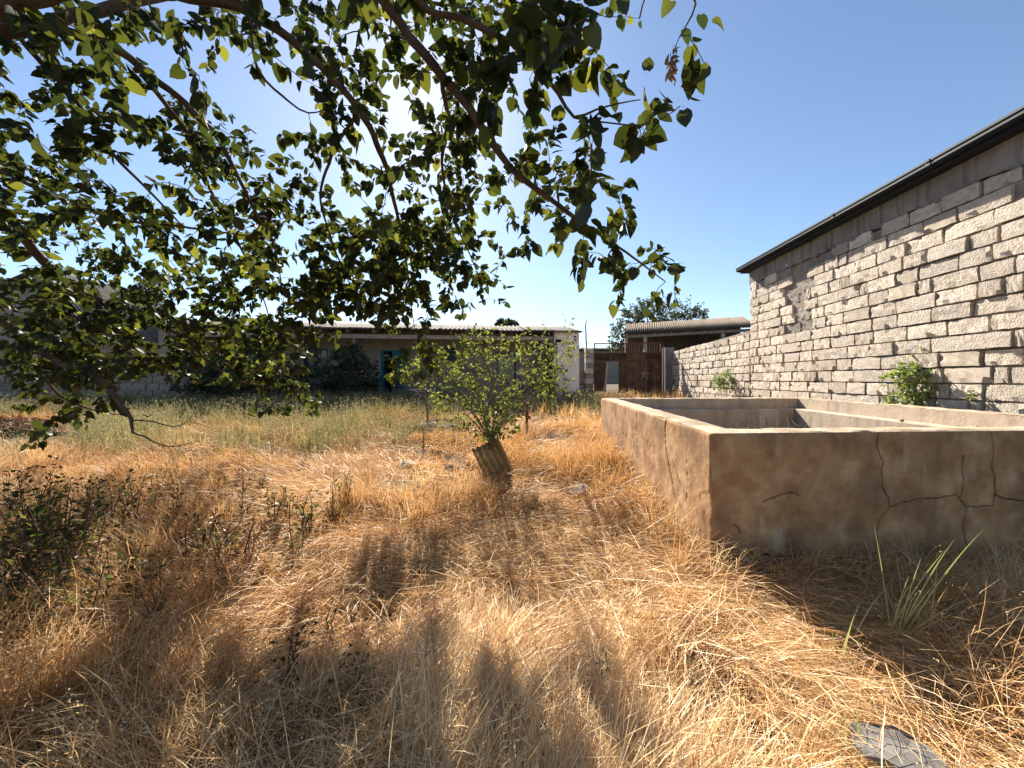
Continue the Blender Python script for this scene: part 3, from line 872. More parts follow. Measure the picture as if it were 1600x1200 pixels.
    for rr in range(DENS.shape[0]):
        for cc in range(DENS.shape[1]):
            v = DENS[rr, cc]
            if v <= 0: continue
            x0, y0 = cc * 50, rr * 50
            v = np.clip(v * .90 + 4.6 * float(fbm(cc * .83 + .3, rr * .83, 301, 2)), .6, 8.6)
            d2 = (vpx - x0 - 25) ** 2 + (vpy - y0 - 25) ** 2
            w = 1 / (d2 + 400) ** 1.5
            D0 = (w * vD).sum() / w.sum()
            A = (F * .078 / D0) ** 2 * .40
            n = -math.log(1 - min(v, 8.6) / 10.0) * 2500 / A * 1.38
            nt_ = n / 9.0
            k = int(nt_) + (r.random() < nt_ - int(nt_))
            for _ in range(k):
                q = U(x0 + r.uniform(0, 50), y0 + r.uniform(0, 50), max(1.4, D0 + r.normal() * .42 * (D0 / 3.2) + (.45 if (r.random() < .35 and y0 > 280 and 150 < x0 < 760) else 0)))
                att.append(q)
    for _ in range(150):      # far side of the crown, middle and left: twigs added to shade the foreground
        py_ = r.uniform(345, 485); lim = 4.0 / (1 - 1.31 * (HY - py_) / F)
        att.append(U(r.uniform(470, 755), py_, r.uniform(4.5, min(lim, 6.2))))
    for _ in range(75):
        py_ = r.uniform(390, 560); att.append(U(r.uniform(280, 520), py_, r.uniform(4.8, 6.6)))
    for _ in range(125):
        att.append(U(r.uniform(0, 420), r.uniform(330, 590), r.uniform(5.4, 7.0)))
    for _ in range(520):      # unseen crown overhead, behind and left of frame, added to dim the foreground
        z = r.uniform(3.4, 5.8)
        att.append(Vector((r.uniform(-4.8, 1.4), r.uniform(-2.2, 2.2), z)))
    att = [a for a in att if a is not None]
    for _ in range(70):
        D = r.uniform(2.6, 5); att.append(U(r.uniform(-260, 0), r.uniform(-50, 600), D))
    att = np.array([tuple(a) for a in att])
    d0 = np.array([np.min(np.linalg.norm(skel - a, axis=1)) for a in att])
    order = np.argsort(d0)
    buf = np.empty((60000, 3)); n = len(skel); buf[:n] = skel; pbuf = np.zeros(60000); pbuf[:n] = pen
    twigs = MB(); LP, LA, LN, LS = [], [], [], []
    for a in order:
        q = att[a]
        dd = np.linalg.norm(buf[:n] - q, axis=1) + pbuf[:n] * .1
        k = int(np.argmin(dd)); p = buf[k].copy(); L = np.linalg.norm(q - p)
        if L < .05:
            q = p + norm(r.normal(size=3)) * .2; L = .2
        if L > 1.6: continue
        dirv = (q - p) / L
        bow = norm(np.cross(dirv, r.normal(size=3))) * L * r.uniform(.03, .16)
        bow[2] += L * .08
        m = max(3, int(L / .055))
        ts = np.linspace(0, 1, m + 1)[:, None]
        pts = p + (q - p) * ts + bow * (4 * ts * (1 - ts)) * .8
        pts[1:] += r.normal(size=(m, 3)) * .006
        rad0 = .0022 + min(L, 1.0) * .0048
        twigs.tube(pts, list(np.linspace(rad0, .0014, m + 1)), 4)
        if n + m < 60000:
            buf[n:n + m] = pts[1:]; n += m
        # leaves along the outer part
        nl = r.integers(7, 13)
        for j in range(nl):
            t = 1 - (j / nl) * min(.85, .26 / L) if j else 1.0
            t = max(t, .1) if L < .4 else t
            b = p + (q - p) * t + bow * (4 * t * (1 - t)) * .8
            sd = norm(np.cross(dirv, r.normal(size=3)))
            ax = norm(dirv * .45 + sd * .8 + np.array((0, 0, -.55)) + r.normal(size=3) * .25)
            nr = norm(np.array((0, 0, .75)) + r.normal(size=3) * .62)
            s = r.normal(.080, .020) * (1 + .10 * max(0, b[1] - 3.6)) * (1.2 if b[1] < 2.3 else 1) if r.random() > .12 else r.uniform(.035, .06)
            s = np.clip(s, .035, .145)
            LP.append(b + ax * s * .3); LA.append(ax); LN.append(nr); LS.append(s)
    LP, LA, LN, LS = map(np.array, (LP, LA, LN, LS))
    tip = LP + LA * LS[:, None] * .5
    px, py = to_px(tip)
    dv = dens_at(px, py)
    infr = (px > 0) & (px < 1600) & (py > 0) & (py < 1200)
    keep = (~infr) | (dv >= 2) | ((dv == 1) & (r.random(len(px)) < .4)) | ((dv == 0) & (r.random(len(px)) < .03))
    keep &= LP[:, 1] > .2
    far_enough = np.linalg.norm(LP - np.array((0, 0, EYE)), axis=1) > 1.05
    keep &= far_enough
    # named leaves: the sprig at the right and the big bright leaf at the left
    ex = [(1082, 135, 1.6, .075, (.9, 0, .25)), (1070, 186, 1.6, .075, (.1, 0, -.9)), (1086, 155, 1.62, .055, (.8, 0, -.4)), (1013, 98, 1.75, .07, (.1, 0, .5)), (965, 140, 1.8, .07, (-.2, 0, -.5)), (955, 105, 1.8, .06, (-.8, 0, .2)),
          (960, 165, 1.85, .075, (.1, 0, -.8)), (985, 145, 1.8, .06, (.6, 0, -.4)), (1002, 190, 1.8, .06, (-.3, 0, -.8)), (64, 232, 2.0, .11, (.1, 0, -.6)), (1098, 35, 1.5, .06, (.2, 0, -.9)), (1125, 38, 1.5, .06, (.9, 0, -.2)), (1073, 58, 1.5, .06, (.3, 0, -.9)),
          (1042, 12, 1.55, .06, (-.5, 0, -.8)), (975, 10, 1.6, .07, (.3, 0, -.8)), (925, 30, 1.8, .09, (.3, 0, -.8)), (1030, 160, 1.75, .05, (.7, 0, -.4)), (1046, 158, 1.72, .04, (.7, 0, -.2))]
    eP = np.array([tuple(U(x, y, D) - Vector(a).normalized() * s * .5) for x, y, D, s, a in ex]); eS = np.array([e[3] for e in ex]); eA = norm(np.array([e[4] for e in ex]))
    eN = np.array([(r.normal() * .4, -1, .5 + r.normal() * .3) for e in ex])
    LP, LA, LN, LS = (np.concatenate([a[keep], b]) for a, b in ((LP, eP), (LA, eA), (LN, eN), (LS, eS)))
    fr = leaf_frames(LA, LN)
    px, py = to_px(LP + LA * LS[:, None] * .5)
    show = LS / np.maximum(LP[:, 1], .1)
    facing = np.abs((norm(LN) * norm(LP - np.array((0, 0, EYE)))).sum(-1))
    score = np.where((px > 5) & (px < 1595) & (py > 5) & (py < 1195), show * (.3 + facing), 0)
    big = np.argsort(-score)[:300]
    mask = np.ones(len(LP), bool); mask[big] = False
    twigs_o = twigs.build('twigs', M['bark'], root, smooth=True); tag(twigs_o, kind='stuff')
    fo = link('foliage', leaf_mesh('foliage', LP[mask], fr[mask], LS[mask], r=r), root, M['leaf']); tag(fo, kind='stuff')
    variants = []
    for k in range(10):
        B = LEAF_V.copy(); B[:, 2] *= r.uniform(-.4, 2.0); B[:, 0] *= r.uniform(.8, 1.1)
        me = np_mesh('leaf', B, LEAF_T); me.materials.append(M['leaf']); variants.append(me)
    inv = Matrix.Translation(-base)
    for i in big:
        o = bpy.data.objects.new('leaf', variants[r.integers(10)]); COL.objects.link(o); o.parent = root
        m4 = Matrix.Identity(4)
        for a in range(3):
            for b in range(3): m4[a][b] = fr[i][a, b] * LS[i]
            m4[a][3] = LP[i][a]
        o.matrix_basis = inv @ m4
    # dry curled leaf cluster hanging at the top right
    c = U(1052, 98, 1.5)
    n_ = 26
    pp = np.array([tuple(c + Vector((r.normal() * .008, r.normal() * .012, r.normal() * .030))) for _ in range(n_)])
    fr_ = leaf_frames(r.normal(size=(n_, 3)) + np.array((0, 0, -1.2)), r.normal(size=(n_, 3)))
    do = link('dried_leaves', leaf_mesh('dried_leaves', pp, fr_, r.uniform(.02, .04, n_), r=r), root, M['dryleaf']); tag(do, kind='stuff')
    print('mulberry leaves', len(LP), 'twigs', len(order))
build_mulberry()

# ------------------------------------------------------------------ bushes, saplings and other plants
def blob_plant(name, label, cat, base, blobs, n, leaf, mat, bark, group=None, seed=1, stem_r=.02, base_leaf=(SMALL_V, SMALL_T), up=.5, stems=None, droop=-.2, fork=None, sprig=1.0):
    """blobs: (x,y,z,rx,ry,rz,weight) in world space"""
    r = np.random.default_rng(seed)
    root = empty(name, base)
    tag(root, label, cat, group)
    st = MB()
    b0 = Vector(fork or base)
    Wt = np.array([b[6] for b in blobs], float); Wt /= Wt.sum()
    P, A, Nn = [], [], []
    if stems:
        for s in stems: 
            q = spline(s, .08); st.tube(q[:, :3], list(q[:, 3]), 6)
    for bi, b in enumerate(blobs):
        c = Vector(b[:3])
        mid = b0.lerp(c, .5) + Vector((r.normal() * .06, r.normal() * .06, .12 * (c - b0).length))
        q = spline([(*b0, stem_r), (*mid, stem_r * .65), (*c, stem_r * .3)], .1)
        if not stems or True:
            st.tube(q[:, :3], list(q[:, 3]), 5)
        k = max(3, int(n * Wt[bi]))
        # sprigs: leaves strung along short shoots
        nsp = max(2, k // 9)
        for _ in range(nsp):
            d = norm(r.normal(size=3)); rad = r.uniform(.35, 1.05) ** .7
            o = np.array(c) + d * np.array(b[3:6]) * rad * .75
            dr = norm(d + np.array((0, 0, up)) + r.normal(size=3) * .4)
            ln = r.uniform(.6, 1.3) * min(b[3:6]) * .7 * sprig * (r.uniform(.6, 1.6) if sprig > 1 else 1)
            st.tube([np.array(c) * .4 + o * .6, o, o + dr * ln], [stem_r * .22, stem_r * .18, .001], 3)
            for j in range(9):
                t = r.uniform(0, 1); p = o + dr * ln * t
                sd = norm(np.cross(dr, r.normal(size=3)))
                P.append(p); A.append(norm(dr * .5 + sd + np.array((0, 0, droop)))); Nn.append(norm(np.array((0, 0, .7)) + r.normal(size=3) * .6))
    P = np.array(P); S = leaf * r.uniform(.6, 1.35, len(P))
    st.build('stems', bark, root, smooth=True)
    fo = link('foliage', leaf_mesh('foliage', P, leaf_frames(np.array(A), np.array(Nn)), S, base=base_leaf, r=r), root, mat)
    tag(fo, kind='stuff')
    return root

def B(px, py, D, rpx, rpy=None, w=1.0, dep=None):
    c = U(px, py, D); k = D / F
    return (c.x, c.y, c.z, rpx * k, (dep or rpx) * k, (rpy or rpx) * k, w)

# sapling with the corrugated guard, about five metres away
SD = 5.45
sb = on_ground(778, 742)
SD = sb.y
k_ = lambda px, py, D, r_: (*U(px, py, D), r_)
blob_plant('sapling', 'young green sapling growing out of the leaning corrugated sheet', 'tree', tuple(sb),
           [B(700, 575, SD, 32, 22, 1.1), B(650, 590, SD - .1, 36, 10, .9), B(735, 530, SD, 14, 16, .35), B(876, 548, SD + .1, 24, 24, .7), B(868, 590, SD, 22, 24, .6), B(665, 560, SD, 22, 12, .4), B(822, 535, SD + .1, 16, 14, .25), B(680, 560, SD, 20, 14, .4), B(740, 555, SD + .1, 34, 24, 1.0), B(765, 540, SD + .2, 26, 22, .6), B(800, 575, SD + .1, 38, 34, 1.2), B(845, 570, SD + .2, 34, 36, 1.2), B(850, 605, SD, 26, 26, .8),
            B(720, 615, SD - .1, 34, 24, 1.0), B(765, 610, SD - .2, 38, 34, 1.4), B(745, 650, SD - .15, 26, 26, .8), B(785, 650, SD - .1, 28, 24, .8), B(765, 678, SD, 26, 16, .7), B(740, 672, SD - .1, 20, 14, .4), B(792, 672, SD - .05, 18, 14, .4), B(690, 625, SD + .2, 22, 16, .4), B(810, 625, SD + .1, 30, 24, .6)],
           3700, .058, M['sapleaf'], M['bark2'], seed=21, stem_r=.010, sprig=1.7, fork=tuple(U(766, 690, SD)),
           stems=[[k_(778, 742, SD, .03), k_(768, 700, SD, .026), k_(760, 650, SD, .02), k_(770, 600, SD, .014), k_(752, 555, SD, .008), k_(745, 528, SD, .004)],
                  [k_(762, 660, SD, .014), k_(790, 600, SD + .1, .011), k_(770, 590, SD, .008), k_(720, 585, SD, .005), k_(640, 592, SD - .1, .003)],
                  [k_(766, 680, SD, .016), k_(800, 640, SD, .012), k_(840, 600, SD + .1, .008), k_(862, 560, SD + .1, .004)],
                  [k_(768, 640, SD, .010), k_(795, 570, SD + .1, .007), k_(800, 530, SD + .1, .003)]])

def build_guard():
    """bent corrugated sheet standing round the sapling's foot"""
    g = sb
    root = None
    V = []; n = 44; m = 6
    w = .40; H = .62
    for i in range(n + 1):
        u = i / n
        for j in range(m + 1):
            v = j / m
            x = (u - .5) * w
            wave = .024 * math.sin(u * 2 * math.pi * 5.2)
            y = .035 * (abs(u - .5) * 2) ** 2 + wave
            V.append((x, y - .09, v * H + .012 * math.sin(i * .9) * (j == m)))
    Q = [(i * (m + 1) + j, (i + 1) * (m + 1) + j, (i + 1) * (m + 1) + j + 1, i * (m + 1) + j + 1) for i in range(n) for j in range(m)]
    me = np_mesh('corrugated_sheet', V, Q)
    o = link('corrugated_sheet', me, None, M['guardsheet'])
    sd = o.modifiers.new('thickness', 'SOLIDIFY'); sd.thickness = .005
    o.location = (g.x + .08, g.y - .03, g.z - .10); o.rotation_euler = (R(-4), R(-25), R(12))
    tag(o, 'leaning yellowish corrugated sheet round the foot of the young sapling', 'corrugated sheet')
build_guard()

def small_things():
    # rusty bar post, right of the sapling
    g = on_ground(822, 682); D = g.y
    root = empty('rusty_post', g); tag(root, 'thin rusty steel bar standing beside the sapling', 'post')
    MB().tube([(g.x, g.y, g.z - .1), tuple(U(824, 620, D)), tuple(U(821, 548, D))], [.011, .011, .010], 6).build('bar', M['rustbar'], root, smooth=True)
    MB().tube([(g.x + .01, g.y, g.z - .1), tuple(U(823, 660, D)), tuple(U(823, 640, D))], [.035, .03, .033], 8).rock(U(826, 652, D), (.05, .05, .06), 3).build('rusty_sleeve', M['rust'], root)
    # bare dead sapling (thin pale stem) left of it, by the rubble
    g = on_ground(668, 668); D = g.y
    root = empty('dead_sapling', g); tag(root, 'thin bare dead sapling beside the rubble heap', 'tree')
    mb = MB().tube([(g.x, g.y, g.z - .1), tuple(U(668, 640, D)), tuple(U(661, 600, D)), tuple(U(660, 545, D)), tuple(U(658, 520, D))], [.03, .026, .02, .014, .008], 6)
    mb.build('trunk', M['bark2'], root, smooth=True)
    tw = MB(); r = np.random.default_rng(4)
    for k in range(9):
        a = U(664 - k * .3, 640 - k * 4, D); s = -1 if k % 2 else 1
        b = a + Vector((s * r.uniform(.12, .3), r.normal() * .1, r.uniform(.02, .2)))
        tw.tube([a, a.lerp(b, .5) + Vector((0, 0, -.03)), b], [.008, .006, .002], 4)
    tw.build('twigs', M['bark2'], root, smooth=True)
    # rubble heap
    g0 = on_ground(672, 672)
    r = np.random.default_rng(8)
    labels = ['pale flat stone on top of the rubble heap', 'dark rounded stone at the left of the rubble heap', 'broken block at the right of the rubble heap']
    for k in range(9):
        x = g0.x + r.uniform(-.30, .75); y = g0.y + r.uniform(-.3, .3)
        s = r.uniform(.07, .16)
        o = MB().rock((0, 0, 0), (s * 1.3, s, s * .6), 30 + k).build('stone', M['rubble'] if k % 3 else M['clod'])
        o.location = (x, y, gz(x, y) + s * .25 + r.uniform(0, .12)); o.rotation_euler = (r.normal() * .3, r.normal() * .3, r.uniform(0, 6))
        tag(o, 'loose stone in the rubble heap beside the dead sapling', 'stone', 'stones of the rubble heap')
    # dead branches over the heap
    o = MB()
    for k in range(16):
        a = Vector((g0.x + r.uniform(-.5, .8), g0.y + r.uniform(-.3, .2), g0.z + r.uniform(.05, .25)))
        b = a + Vector((r.normal() * .35, r.normal() * .2, r.normal() * .08))
        o.tube([a, a.lerp(b, .5) + Vector((0, 0, .05)), b], [.010, .008, .004], 5)
    tag(o.build('brushwood', M['bark2'], None, smooth=True), 'dead branches lying over the rubble heap', 'brushwood', kind='stuff')
    for (px, py, s, lab) in ((682, 712, .10, 'dark charred clod in the dry grass left of the corrugated sheet'), (706, 738, .09, 'low dark clod nearest the corrugated sheet'),
                             (640, 733, .13, 'flat half buried stone left of the dark clods'), (905, 775, .12, 'flat brown stone in the dry grass near the tank')):
        g = on_ground(px, py)
        o = MB().rock((0, 0, 0), (s * 1.4, s, s * .7), int(px), 2).build('clod' if s < .11 else 'stone', M['clod'] if s < .11 else M['rubble'])
        o.location = (g.x, g.y, g.z + s * .5); tag(o, lab, 'clod' if s < .11 else 'stone')
    # broken slate sheet at the lower right
    D = 1.66
    poly = [(1326, 1130), (1350, 1126), (1404, 1146), (1448, 1166), (1466, 1182), (1500, 1216), (1440, 1226), (1386, 1196), (1352, 1178), (1334, 1160)]
    pts = []
    for x, y in poly:
        z = .085; Dd = (EYE - z) * F / (y - HY); pts.append(((x - CX) / F * Dd, Dd, z + .02 * math.sin(x * .05)))
    o = MB().prism(pts, (0, 0, .012)).build('slate_sheet', M['slate'], None, bevel=.004)
    tag(o, 'broken grey slate sheet lying in the grass at the lower right', 'slate sheet')
small_things()

def leaf_heap():
    g = on_ground(15, 674); r = np.random.default_rng(12)
    root = empty('leaf_heap', g); tag(root, 'reddish heap of dead leaves beside the bare path at far left', 'leaf heap')
    V = []; n, m = 18, 7
    for i in range(n):
        for j in range(m + 1):
            a = 2 * math.pi * i / n; q = j / m
            V.append((g.x + 1.1 * q * math.cos(a), g.y + .5 * q * math.sin(a), g.z - .02 + .26 * (1 - q * q) * (1 + .3 * float(fbm(i * .6, j * .5, 3, 2)))))
    Q = [(i * (m + 1) + j, i * (m + 1) + j + 1, ((i + 1) % n) * (m + 1) + j + 1, ((i + 1) % n) * (m + 1) + j) for i in range(n) for j in range(m)]
    link('mound', np_mesh('mound', V, np.array(Q)), root, M['clod'])
    k = 900; a = r.uniform(0, 6.28, k); q = np.sqrt(r.random(k))
    P = np.stack([g.x + 1.15 * q * np.cos(a), g.y + .55 * q * np.sin(a), g.z + .27 * (1 - q * q) + r.uniform(0, .05, k)], -1)
    fo = link('dead_leaves', leaf_mesh('dead_leaves', P, leaf_frames(r.normal(size=(k, 3)), r.normal(size=(k, 3)) + np.array((0, 0, 1))), r.uniform(.05, .11, k), base=(SMALL_V, SMALL_T), r=r), root, M['redleaf']); tag(fo, kind='stuff')
leaf_heap()

# ------------------------------------------------------------------ the old house
def build_house():
    pR = U(905, 591, 15.4); pL = U(450, 591, 14.07)
    d = Vector((pL.x - pR.x, pL.y - pR.y, 0)).normalized()        # to the left along the front
    v = Vector((-d.y, d.x, 0)); v = v if v.y > 0 else -v            # to the back
    o0 = Vector((pR.x, pR.y, 0)); zf = .62
    eave = 1.5 + (HY - 519) * 15.4 / F
    root = empty('old_house', (o0.x, o0.y, zf))
    tag(root, 'low old house with shaded veranda and whitewashed end wall behind the yard', 'house')
    def S(px, off=0.0):
        """distance along the front (offset back by off) at image column px"""
        k = (px - CX) / F; a = o0 + v * off
        return (k * a.y - a.x) / (d.x - k * d.y)
    def P(s, off, z): q = o0 + d * s + v * off; return Vector((q.x, q.y, z))
    def slab(name, s0, s1, f0, f1, z0, z1, mat, parent=root, bev=0):
        return MB().prism([P(s0, f0, z0), P(s1, f0, z0), P(s1, f1, z0), P(s0, f1, z0)], (0, 0, z1 - z0)).build(name, mat, parent, bevel=bev)
    LEN = S(262); VD = 1.5; DEP = 4.6
    s_end = S(866)
    # end room, whitewashed, flush with the eave
    slab('end_wall', 0, s_end, 0, .3, -.2, eave + .02, M['whitewash'], bev=.01)
    slab('side_wall', 0, .3, .3, DEP, -.2, eave + .10, M['whitewash'])
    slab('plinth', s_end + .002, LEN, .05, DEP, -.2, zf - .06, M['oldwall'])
    # back wall of the veranda with its openings
    def Sv(px): return S(px, VD)
    def zat(py, s, off): return EYE + (HY - py) * P(s, off, 0).y / F
    openings = [('door', 632, 595, 547, 628), ('window', 512, 474, 545, 577), ('window', 712, 693, 543, 566), ('window', 806, 776, 551, 600)]
    cols = sorted([(Sv(a), Sv(b), zat(t, Sv(a), VD), zat(bt, Sv(a), VD), n) for n, a, b, t, bt in openings])
    cur = s_end + .004; topz = eave + .32
    for (s0, s1, zt, zb, n) in cols:
        zb = max(zb, zf - .06) if n == 'door' else zb
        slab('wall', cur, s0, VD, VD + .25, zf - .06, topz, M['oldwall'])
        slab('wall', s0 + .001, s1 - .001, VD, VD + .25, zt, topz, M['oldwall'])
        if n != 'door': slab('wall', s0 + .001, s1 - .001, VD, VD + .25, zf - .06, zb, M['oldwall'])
        cur = s1
        if n == 'door':
            zb = zf - .05
            f = slab('door_frame', s0, s0 + .06, VD - .02, VD + .12, zb, zt, M['teal']); slab('door_frame', s1 - .06, s1, VD - .02, VD + .12, zb, zt, M['teal']); slab('door_frame', s0 + .06, s1 - .06, VD - .02, VD + .12, zt - .06, zt - .001, M['teal'])
            mid = (s0 + s1) / 2
            # right leaf closed, left leaf swung in
            dr = slab('door', s0 + .065, mid + .02, VD + .03, VD + .07, zb + .02, zt - .07, M['teal'])
            for a, b in ((.12, .55), (.62, .92)):
                h = zt - .07 - zb
                slab('door_panel', s0 + .14, mid - .06, VD + .016, VD + .028, zb + h * a, zb + h * b, M['tealdark'], dr)
            slab('door', s1 - .10, s1 - .062, VD + .08, VD + .62, zb + .02, zt - .07, M['teal'])
        else:
            fr = slab('window', s0 + .05, s1 - .05, VD + .10, VD + .12, zb + .05, zt - .05, M['pane'])
            w_ = .06
            slab('window_frame', s0, s0 + w_, VD + .04, VD + .14, zb, zt, M['tealdark'], fr); slab('window_frame', s1 - w_, s1, VD + .04, VD + .14, zb, zt, M['tealdark'], fr)
            slab('window_frame', s0 + w_, s1 - w_, VD + .04, VD + .14, zt - w_, zt - .001, M['tealdark'], fr); slab('window_frame', s0 + w_, s1 - w_, VD + .04, VD + .14, zb + .001, zb + w_, M['tealdark'], fr)
            slab('window_frame', (s0 + s1) / 2 - .025, (s0 + s1) / 2 + .025, VD + .05, VD + .135, zb + w_, zt - w_, M['tealdark'], fr)
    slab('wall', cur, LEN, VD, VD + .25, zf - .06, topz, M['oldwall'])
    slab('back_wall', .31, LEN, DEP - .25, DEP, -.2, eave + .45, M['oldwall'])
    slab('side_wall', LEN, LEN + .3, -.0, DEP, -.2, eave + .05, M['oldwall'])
    # veranda beam and posts
    slab('beam', s_end + .01, LEN, .12, .28, eave - .34, eave - .18, M['greywood'], bev=.01)
    for px in (866, 766, 668, 556, 450, 372, 300):
        s = S(px, .2); slab('post', s, s + .11, .13, .25, zf - .06, eave - .342, M['wood'])
    # rafters
    s = s_end + .25
    while s < LEN:
        a, b = P(s, -.16, eave - .10), P(s, VD + .2, eave + .14)
        MB().bar(a, b, .07, .10).build('rafter', M['wood'], root); s += .95
    # corrugated roof: front slope, one sheet per strip, each its own object
    ridge_f, ridge_z = 2.6, eave + .56
    s = -.12; sw = 1.13; k = 0
    while s < LEN + .3:
        nn = 27; m = 3; V = []
        off = rng.uniform(-.05, .05); lift = rng.uniform(0, .012)
        for i in range(nn + 1):
            for j in range(m + 1):
                ss = s + (sw - .004) * i / nn; t = j / m
                fo = -.24 + off * (1 - t) + t * (ridge_f + .24)
                z = eave - .035 + t * (ridge_z - eave + .035) + .028 * math.sin(2 * math.pi * i / nn * 6.5) + lift + .012 * math.sin(k * 2.3)
                V.append(P(ss, fo, z))
        Q = [(i * (m + 1) + j, i * (m + 1) + j + 1, (i + 1) * (m + 1) + j + 1, (i + 1) * (m + 1) + j) for i in range(nn) for j in range(m)]
        me = np_mesh('roof_sheet', [tuple(p) for p in V], Q); o = link('roof_sheet', me, root, M['asbestos'])
        sd = o.modifiers.new('thickness', 'SOLIDIFY'); sd.thickness = .008
        s += sw; k += 1
    MB().prism([P(-.1, ridge_f + .01, ridge_z - .02), P(-.1, ridge_f + .01, ridge_z), P(-.1, DEP + .2, eave + .3), P(-.1, DEP + .2, eave + .28)], d * (LEN + .3)).build('rear_roof', M['asbestos'], root)
    # small vent hole and black cable bracket on the end wall
    slab('vent', .12, .22, -.012, .02, eave - .22, eave - .16, M['dark'])
    slab('vent', s_end - .28, s_end - .05, -.015, .02, eave - .42, eave - .30, M['dark'])
    # bench, table and fence seen on the veranda
    def thing(name, label, cat, s, off): 
        r_ = empty(name, P(s, off, zf)); tag(r_, label, cat); return r_
    s = Sv(640)
    t = thing('bench', 'low pale bench against the veranda wall right of the teal door', 'bench', s, VD - .4)
    sa, sb_ = S(680, VD - .45), S(640, VD - .45)
    MB().prism([P(sa, VD - .55, zf + .38), P(sb_, VD - .55, zf + .38), P(sb_, VD - .15, zf + .38), P(sa, VD - .15, zf + .38)], (0, 0, .06)).build('seat', M['white'], t)
    MB().prism([P(sa + .05, VD - .5, zf - .05), P(sb_ - .05, VD - .5, zf - .05), P(sb_ - .05, VD - .46, zf - .05), P(sa + .05, VD - .46, zf - .05)], (0, 0, .34)).build('front_panel', M['greywood'], t)
    for ss in (sa + .02, sb_ - .07):
        MB().prism([P(ss, VD - .53, zf - .06), P(ss + .05, VD - .53, zf - .06), P(ss + .05, VD - .2, zf - .06), P(ss, VD - .2, zf - .06)], (0, 0, .438)).build('leg', M['greywood'], t)
    t = empty('rail_fence', P(S(560, -.6), -.6, .5)); tag(t, 'old wooden rail fence in the shade left of the teal door', 'fence')
    for px in (592, 560, 524, 488):
        a = P(S(px, -.6), -.6, .40); MB().bar(a, a + Vector((0, 0, .72)), .07, .07).build('post', M['wood'], t)
    for z in (.75, 1.08):
        MB().bar(P(S(593, -.6), -.55, z), P(S(486, -.6), -.55, z + .03), .03, .09).build('rail', M['wood'], t)
    return P, S, zf, eave
HP, HS, HZF, HEAVE = build_house()

def at_depth(px, D):
    x = (px - CX) / F * D; return (x, D, gz(x, D))

D0 = 13.6
blob_plant('shrub', 'dense dark shrub in front of the veranda left of the teal door', 'shrub', at_depth(548, D0),
           [B(545, 560, D0, 24, 20, 1), B(530, 590, D0, 26, 22, 1), B(565, 585, D0, 24, 24, 1), B(550, 615, D0, 30, 20, 1), B(520, 620, D0, 20, 18, .6), B(575, 612, D0, 18, 16, .6)], 3200, .15, M['darkleaf'], M['bark2'], seed=31, stem_r=.03)
D0 = 13.2
blob_plant('shrub', 'dark climbing shrub over the far left end of the veranda', 'shrub', at_depth(400, D0),
           [B(400, 570, D0, 40, 26, 1), B(440, 590, D0, 34, 24, 1), B(350, 585, D0, 40, 30, 1.2), B(310, 600, D0, 30, 28, 1), B(470, 600, D0, 28, 26, .8), B(380, 615, D0, 40, 22, 1)], 3600, .17, M['darkleaf'], M['bark2'], seed=32, stem_r=.03)
D0 = 14.6
blob_plant('vine', 'half bare vine climbing the corner of the whitewashed end wall', 'vine', at_depth(866, D0),
           [B(862, 545, D0, 12, 18, .5), B(850, 590, D0, 24, 18, 1), B(872, 596, D0, 16, 20, .9), B(840, 610, D0, 24, 14, 1), B(866, 618, D0, 20, 14, .8)], 800, .10, M['sapleaf'], M['bark2'], seed=33, stem_r=.02,
           stems=[[k_(868, 635, D0, .03), k_(866, 590, D0, .025), k_(870, 560, D0, .02), k_(864, 540, D0, .016), k_(845, 533, D0, .01)], [k_(866, 585, D0, .02), k_(876, 560, D0, .014), k_(880, 550, D0, .01), k_(872, 545, D0, .006)]])
D0 = 13.9
blob_plant('weed_clump', 'leafy green weeds at the foot of the whitewashed end wall', 'weeds', at_depth(896, D0),
           [B(905, 622, D0, 16, 9, 1), B(890, 628, D0, 16, 9, 1), B(872, 630, D0, 14, 8, .8), B(918, 616, D0, 9, 10, .5)], 520, .09, M['sapleaf'], M['bark2'], seed=34, stem_r=.01)

